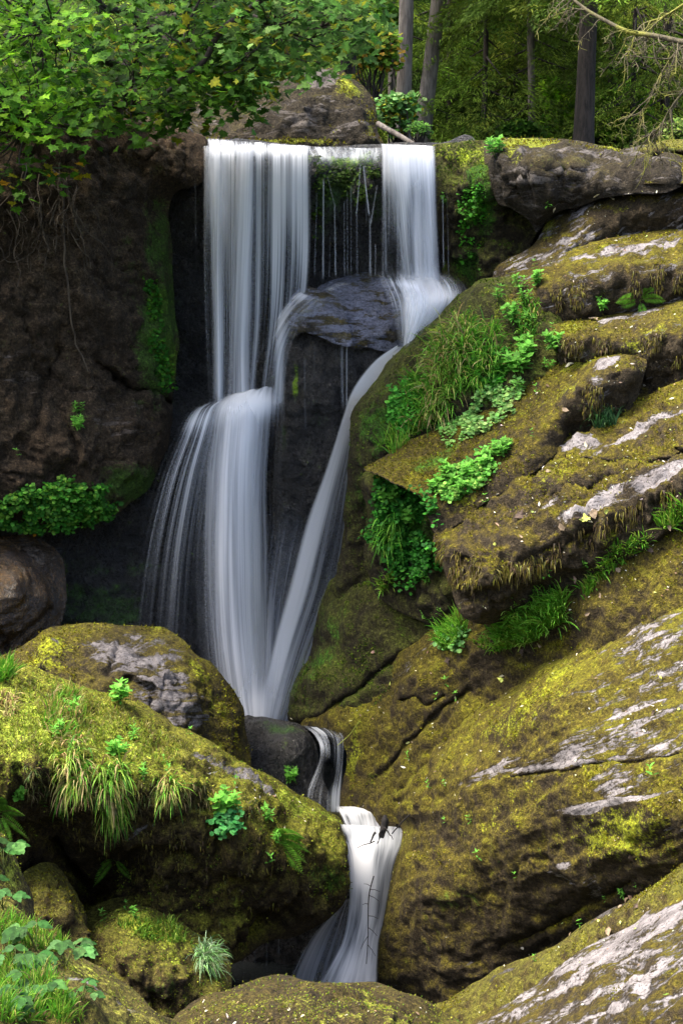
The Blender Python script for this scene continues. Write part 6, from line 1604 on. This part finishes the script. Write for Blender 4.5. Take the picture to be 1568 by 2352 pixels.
def forest():
    T = conifer
    T(931, 250, 26., .095, 'grey trunk standing upright behind the big boulder', bark='bark_grey', low=3.5, seed=1, dens=30)
    T(962, 262, 27.5, .105, 'grey trunk leaning right, next to the upright grey one', lean=.115, bark='bark_grey', low=3.5, seed=2, dens=30)
    T(1052, 300, 32., .16, 'thick dark trunk right of the two grey ones', bark='bark_dark', low=1.4, seed=3, dens=60)
    T(1330, 330, 26., .115, 'straight dark trunk behind the mossy ridge at right', bark='bark_dark', low=2.6, seed=4, dens=40)
    T(1245, 300, 36., .09, 'slim trunk left of the straight dark one, half hidden by sprays', low=1.1, seed=5, dens=70)
    T(1378, 300, 34., .075, 'slim dark trunk right of the straight dark one', low=1.3, seed=6, dens=60)
    T(1150, 300, 40., .12, 'distant trunk between the thick dark one and the slim one', low=.6, seed=7, dens=80, reach=2.6)
    T(1090, 300, 44., .10, 'farther trunk just right of the thick dark one', low=.6, seed=8, dens=80, reach=2.6)
    T(1460, 320, 30., .10, 'conifer with low limbs near the right edge', low=.9, seed=9, dens=80)
    T(1560, 320, 33., .12, 'conifer at the right edge', low=.6, seed=10, dens=80, reach=2.4)
    T(860, 300, 34., .12, 'conifer behind the autumn shrub', low=.6, seed=11, dens=80)
    T(780, 280, 38., .12, 'conifer deep behind the maple sprays', low=.4, seed=12, dens=80)
    T(1200, 300, 31., .05, 'young spruce with a thin stem in the middle of the clearing', low=.5, seed=13, dens=80, reach=1.1, cols=[(.05, .10, .015), (.07, .13, .02), (.035, .07, .015)])
    T(1015, 300, 30., .045, 'young spruce between the grey trunks and the thick dark one', low=.1, seed=14, dens=70, reach=.9, cols=[(.05, .10, .02), (.06, .12, .02), (.03, .07, .012)])
    T(700, 260, 30., .11, 'trunk hidden behind the maple at upper left', low=.6, seed=15, dens=60)
    T(400, 240, 29., .12, 'trunk behind the left part of the maple', low=.6, seed=16, dens=60)
    T(100, 240, 28., .12, 'trunk behind the far left of the maple', low=.6, seed=17, dens=60)
    r_ = np.random.default_rng(31)
    where = ['left of the thick dark trunk', 'right of the thick dark trunk, very slim', 'slim, in the dark gap of the middle', 'slim and pale in the middle of the clearing', 'just left of the straight dark trunk', 'behind the right bright bush', 'thin, near the drooping dead twigs', 'close to the right edge', 'behind the autumn shrub, slim']
    for k_, (x_, y_, w_) in enumerate([(1030, 29, .04), (1112, 28, .035), (1176, 29, .03), (1222, 28, .05), (1292, 29.5, .04), (1398, 28.5, .045), (1446, 27.5, .03), (1520, 28, .06), (893, 28, .05)]):
        T(x_, 300, float(y_), w_, 'distant forest trunk ' + where[k_], bark='bark_grey' if k_ in (3, 8) else 'bark_dark', low=.3, seed=40 + k_, dens=26, reach=1.1, lean=float(r_.normal(0, .02)))
    br = [(.17, .36, .015), (.28, .50, .02), (.10, .25, .015)]
    B = bush
    B(1270, 250, 28., 60, 75, 'bright green young maple bush left of the straight dark trunk', 900, .10, br, (3, 2, 2), seed=1, tmpl=MAPLE)
    B(1425, 260, 28., 85, 80, 'bright green young maple bush right of the straight dark trunk', 1500, .10, br, (3, 2, 2), seed=2, tmpl=MAPLE)
    B(1160, 240, 31., 60, 60, 'sparse green bush in the middle of the clearing', 600, .10, [(.08, .2, .015), (.12, .24, .02), (.04, .1, .012)], (3, 1, 2), seed=3)
    B(1060, 275, 29., 60, 45, 'low dull bush under the thick dark trunk', 500, .09, [(.04, .10, .012), (.07, .14, .015)], (2, 2), seed=4)
    B(915, 245, 24.6, 55, 70, 'leafy bush with whitish green leaves beside the big boulder', 900, .07, [(.09, .24, .05), (.2, .36, .12), (.3, .28, .02), (.06, .15, .02)], (3, 1.4, 1.4, 2), seed=5)
    B(860, 120, 25.5, 70, 90, 'shrub with yellow and orange autumn leaves right of the maple', 1300, .075, [(.12, .24, .02), (.30, .28, .02), (.34, .20, .02), (.06, .13, .015)], (4, 1.6, .7, 2), seed=6)
    B(800, 50, 25., 60, 60, 'pale green shrub crown against the maple tips', 700, .08, [(.14, .3, .05), (.25, .38, .12), (.06, .16, .02)], (2, 1.2, 2), seed=7)
    B(960, 300, 24., 34, 24, 'small dark conifer seedling behind the lip', 300, .06, [(.05, .14, .02), (.10, .24, .03)], (2, 1), seed=8, tmpl=LANCE)
    B(1200, 300, 27., 60, 30, 'low green growth behind the mossy ridge', 400, .08, [(.05, .13, .012), (.09, .2, .02)], (2, 1), seed=9)
    B(890, 40, 27., 50, 60, 'bright bush behind the upright grey trunk', 700, .08, [(.12, .28, .02), (.2, .34, .03), (.06, .14, .015)], (2, 1, 1), seed=10)
    B(1555, 300, 23.5, 30, 30, 'pale green tuft at the right edge above the long mossy rock', 300, .05, [(.2, .28, .05), (.12, .2, .03)], (1, 1), seed=11)
    # the deep wood, one mass
    r = np.random.default_rng(77)
    parts = []
    n = 2600
    xs = r.uniform(-14, 14, n); ys = r.uniform(31, 58, n)
    zs = gorge(xs, ys) + r.uniform(0, 1, n) ** 1.3 * 5.5
    for i in range(n):
        a = r.uniform(0, 2 * PI)
        y = np.array([math.cos(a), math.sin(a), -.4]); y /= np.linalg.norm(y)
        zz = np.array([0, 0, 1.]) - y * y[2]; zz /= np.linalg.norm(zz)
        t = SPR[i % 4]
        parts.append(stamp((t[0][:390], t[1][:130]), np.array([[xs[i], ys[i], zs[i]]]), np.cross(y, zz)[None], y[None], zz[None], np.array([r.uniform(1., 1.8)]), mix_cols(1, [(.12, .20, .02), (.22, .32, .026), (.035, .06, .010), (.30, .32, .035)], [3, 2, 2.5, .8], .25, r)))
    v, f, c = merge(parts)
    tag(mesh_np('forest', v, f, MAT['needle'], cols=c), 'deep mass of dark conifer greenery behind the trees', 'forest', kind='stuff')
    # undergrowth on the forest floor
    n = 9000
    xs = r.uniform(-8, 10, n); ys = 24.8 + r.uniform(0, 1, n) ** 1.2 * 16
    zs = gorge(xs, ys) + r.uniform(0, .5, n)
    x, y, z = frames(n, np.array([0, -.5, 1.]) + r.normal(0, .5, (n, 3)), r)
    v, f, c = stamp(ROUND, np.stack([xs, ys, zs], 1), x, y, z, r.uniform(.05, .12, n), mix_cols(n, [(.07, .17, .02), (.11, .23, .025), (.03, .07, .01), (.2, .2, .03)], [3, 2, 2, .8], .25, r))
    tag(mesh_np('undergrowth', v, f, MAT['leaf'], cols=c), 'leafy undergrowth on the forest floor', 'undergrowth', kind='stuff')


def dead_branches():
    # mossy dead spruce branch reaching in at the upper right
    pts = [P(1660, 118, 18.6), P(1568, 97, 18.8), P(1500, 82, 18.9), P(1440, 72, 19.), P(1390, 48, 19.1), P(1345, 22, 19.2), P(1310, -6, 19.3)]
    pts = catmull(np.array(pts), 6, closed=False)
    org = pts[0]
    root = empty('dead_branch', org.tolist()); tag(root, 'bare mossy branch slanting in at the top right corner', 'branch')
    tv, tf = tube([(pts - org, np.linspace(.03, .014, len(pts)))], 7)
    mesh_np('limb', tv, tf, MAT['bark_moss'], parent=root, smooth=True)
    r = np.random.default_rng(3)

    def twigs(par, starts, n, org, dirs, L, mat='bark_moss'):
        tb = []
        for i in range(n):
            s = starts[int(r.integers(len(starts)))]
            d = np.array(dirs) + r.normal(0, .45, 3)
            d /= np.linalg.norm(d)
            l = L * r.uniform(.4, 1.1)
            m = 9
            p = [s]
            for k in range(m - 1):
                d = d + r.normal(0, .16, 3) + np.array([0, 0, -.07]); d /= np.linalg.norm(d)
                p.append(p[-1] + d * l / m)
            p = np.array(p); tb.append((p - org, np.linspace(.008, .0025, m)))
            for k in range(2, m):
                for sg in (0, 1):
                    if r.random() < .75:
                        dd = d + r.normal(0, .8, 3); dd /= np.linalg.norm(dd)
                        e = p[k] + dd * l * r.uniform(.08, .28)
                        tb.append((np.array([p[k], (p[k] + e) / 2 + r.normal(0, .01, 3), e]) - org, np.array([.0038, .003, .0018])))
        tv, tf = tube(tb, 4); o = mesh_np('twigs', tv, tf, MAT[mat], parent=par); o['kind'] = 'stuff'
    twigs(root, pts[6:], 16, org, (-.4, -.1, -.6), .55)
    twigs(root, pts[10:], 8, org, (-.7, -.1, .1), .4)
    for k, (path, lab, dr) in enumerate([
            ([(1660, 60, 18.9), (1568, 105, 19.), (1520, 165, 19.1), (1490, 230, 19.1), (1465, 262, 19.2)], 'drooping dead branch with fine twigs at the right edge', (-.3, -.1, -1.)),
            ([(1660, 150, 18.8), (1590, 190, 19.), (1545, 240, 19.), (1515, 290, 19.1), (1500, 310, 19.1)], 'lowest drooping dead branch at the right edge', (-.4, 0, -.8)),
            ([(1640, -40, 19.2), (1568, 10, 19.3), (1520, 40, 19.4), (1470, 60, 19.5), (1440, 120, 19.5)], 'uppermost twiggy dead branch in the top right corner', (-.3, -.1, -.7))]):
        p = catmull(np.array([P(*a) for a in path]), 6, closed=False)
        e = empty('dead_branch', p[0].tolist()); tag(e, lab, 'branch')
        tv, tf = tube([(p - p[0], np.linspace(.016, .004, len(p)))], 6); mesh_np('limb', tv, tf, MAT['bark_moss'], parent=e, smooth=True)
        twigs(e, p[4:], 22, p[0], dr, .5)
    # log behind the lip
    p = branch_path(P(866, 284, 23.2), P(952, 334, 22.9), 0, .03, 12, 3)
    tv, tf = tube([(p - p[0], np.linspace(.035, .028, 12))], 9)
    o = mesh_np('log', tv, tf, MAT['bark_grey'], smooth=True); o.location = p[0].tolist(); tag(o, 'grey fallen stick leaning down from the big boulder to the lip', 'log')
    # stump of drift wood and twigs in the cascade
    a = P(884, 1872, 18.35); b = P(876, 1925, 18.3)
    p = branch_path(a, b, 0, .06, 9, 8)
    root = empty('driftwood', a.tolist()); tag(root, 'black broken branch stub jammed in the cascade', 'driftwood')
    tv, tf = tube([(p - a, np.array([.012, .03, .04, .038, .04, .036, .03, .026, .02]))], 9); mesh_np('stub', tv, tf, MAT['wood_black'], parent=root, smooth=True)
    tb = [(branch_path(P(878, 1905, 18.3), P(866, 1938, 18.25), 0, .1, 6, 1) - a, np.linspace(.012, .005, 6)), (branch_path(P(862, 1912, 18.3), P(850, 1935, 18.25), 0, .1, 6, 2) - a, np.linspace(.014, .008, 6)),
          (branch_path(P(860, 1932, 18.25), P(820, 1948, 18.25), .1, .1, 8, 3) - a, np.linspace(.007, .003, 8)), (branch_path(P(882, 1900, 18.3), P(902, 1928, 18.2), 0, .1, 5, 4) - a, np.linspace(.008, .003, 5)),
          (branch_path(P(900, 1915, 18.3), P(942, 1870, 18.2), 0, .05, 6, 5) - a, np.linspace(.006, .008, 6))]
    tv, tf = tube(tb, 5); mesh_np('twig', tv, tf, MAT['wood_black'], parent=root)
    pts = catmull(np.array([P(858, 2012, 18.22), P(848, 2050, 18.15), P(845, 2090, 18.1), P(845, 2130, 18.05), P(844, 2170, 17.98), P(841, 2214, 17.9)]), 6, closed=False)
    tb = [(pts - pts[0], np.linspace(.007, .004, len(pts)))]
    for (i, ex, ey) in [(4, 835, 2030), (7, 870, 2070), (10, 832, 2078), (14, 868, 2110), (18, 866, 2150), (21, 828, 2180), (24, 862, 2196), (5, 872, 2048)]:
        e = P(ex, ey, 17.98) if i > 12 else P(ex, ey, 18.1)
        s = pts[i]
        tb.append((np.array([s, s * .5 + e * .5 + [0, 0, .01], e]) - pts[0], np.array([.0035, .003, .002])))
    tv, tf = tube(tb, 5); o = mesh_np('twig', tv, tf, MAT['wood_black']); o.location = pts[0].tolist(); tag(o, 'thin dark twig with side shoots trailing down the lower cascade', 'twig')
    h = hitray(800, 1695)
    pts = np.array([P(775, 1712, 19.0), P(800, 1690, 19.), P(815, 1670, 19.), P(826, 1655, 19.)])
    tv, tf = tube([(catmull(pts, 4, closed=False) - pts[0], .004)], 4)
    o = mesh_np('green_shoot', tv, tf, MAT['grass'], cols=np.tile([.3, .34, .06], (len(tv), 1))); o.location = pts[0].tolist(); tag(o, 'thin yellow green shoot lying on the rock beside the spill', 'shoot')


maple(); roots(); forest(); dead_branches()
# ------------------------------------------------------------------ light
def lights():
    w = bpy.data.worlds.new('World'); bpy.context.scene.world = w
    w.use_nodes = True
    nt = w.node_tree; nt.nodes.clear()
    sky = nt.nodes.new('ShaderNodeTexSky'); sky.sky_type = 'NISHITA'; sky.sun_disc = False
    EL = math.radians(64)      # high, from the left
    sky.sun_elevation = EL; sky.sun_rotation = ROT
    sky.air_density = 1.; sky.dust_density = 5.
    bg = nt.nodes.new('ShaderNodeBackground'); bg.inputs[1].default_value = .13
    out = nt.nodes.new('ShaderNodeOutputWorld')
    nt.links.new(sky.outputs[0], bg.inputs[0]); nt.links.new(bg.outputs[0], out.inputs[0])
    # direction towards the sun (rotation measured from +Y, clockwise seen from above)
    rot = ROT
    d = Vector((math.sin(rot) * math.cos(EL), math.cos(rot) * math.cos(EL), math.sin(EL)))
    sun = bpy.data.lights.new('sun', 'SUN'); sun.energy = SUN_E; sun.angle = math.radians(28); sun.color = (1., .93, .80)
    so = bpy.data.objects.new('sun', sun); C.objects.link(so)
    so.rotation_euler = d.to_track_quat('Z', 'Y').to_euler()
    s = bpy.context.scene
    s.view_settings.view_transform = 'Standard'; s.view_settings.look = 'None'
    s.view_settings.gamma = 1.; s.view_settings.use_curve_mapping = False
    s.view_settings.exposure = EXPO
    s.render.engine = 'CYCLES'
    s.cycles.max_bounces = 6; s.cycles.diffuse_bounces = 3; s.cycles.glossy_bounces = 2
    s.cycles.transparent_max_bounces = 24; s.cycles.caustics_reflective = False; s.cycles.caustics_refractive = False
    s.cycles.use_denoising = True


SUN_E = 2.1
ROT = math.radians(-100)
EXPO = 1.95
lights()
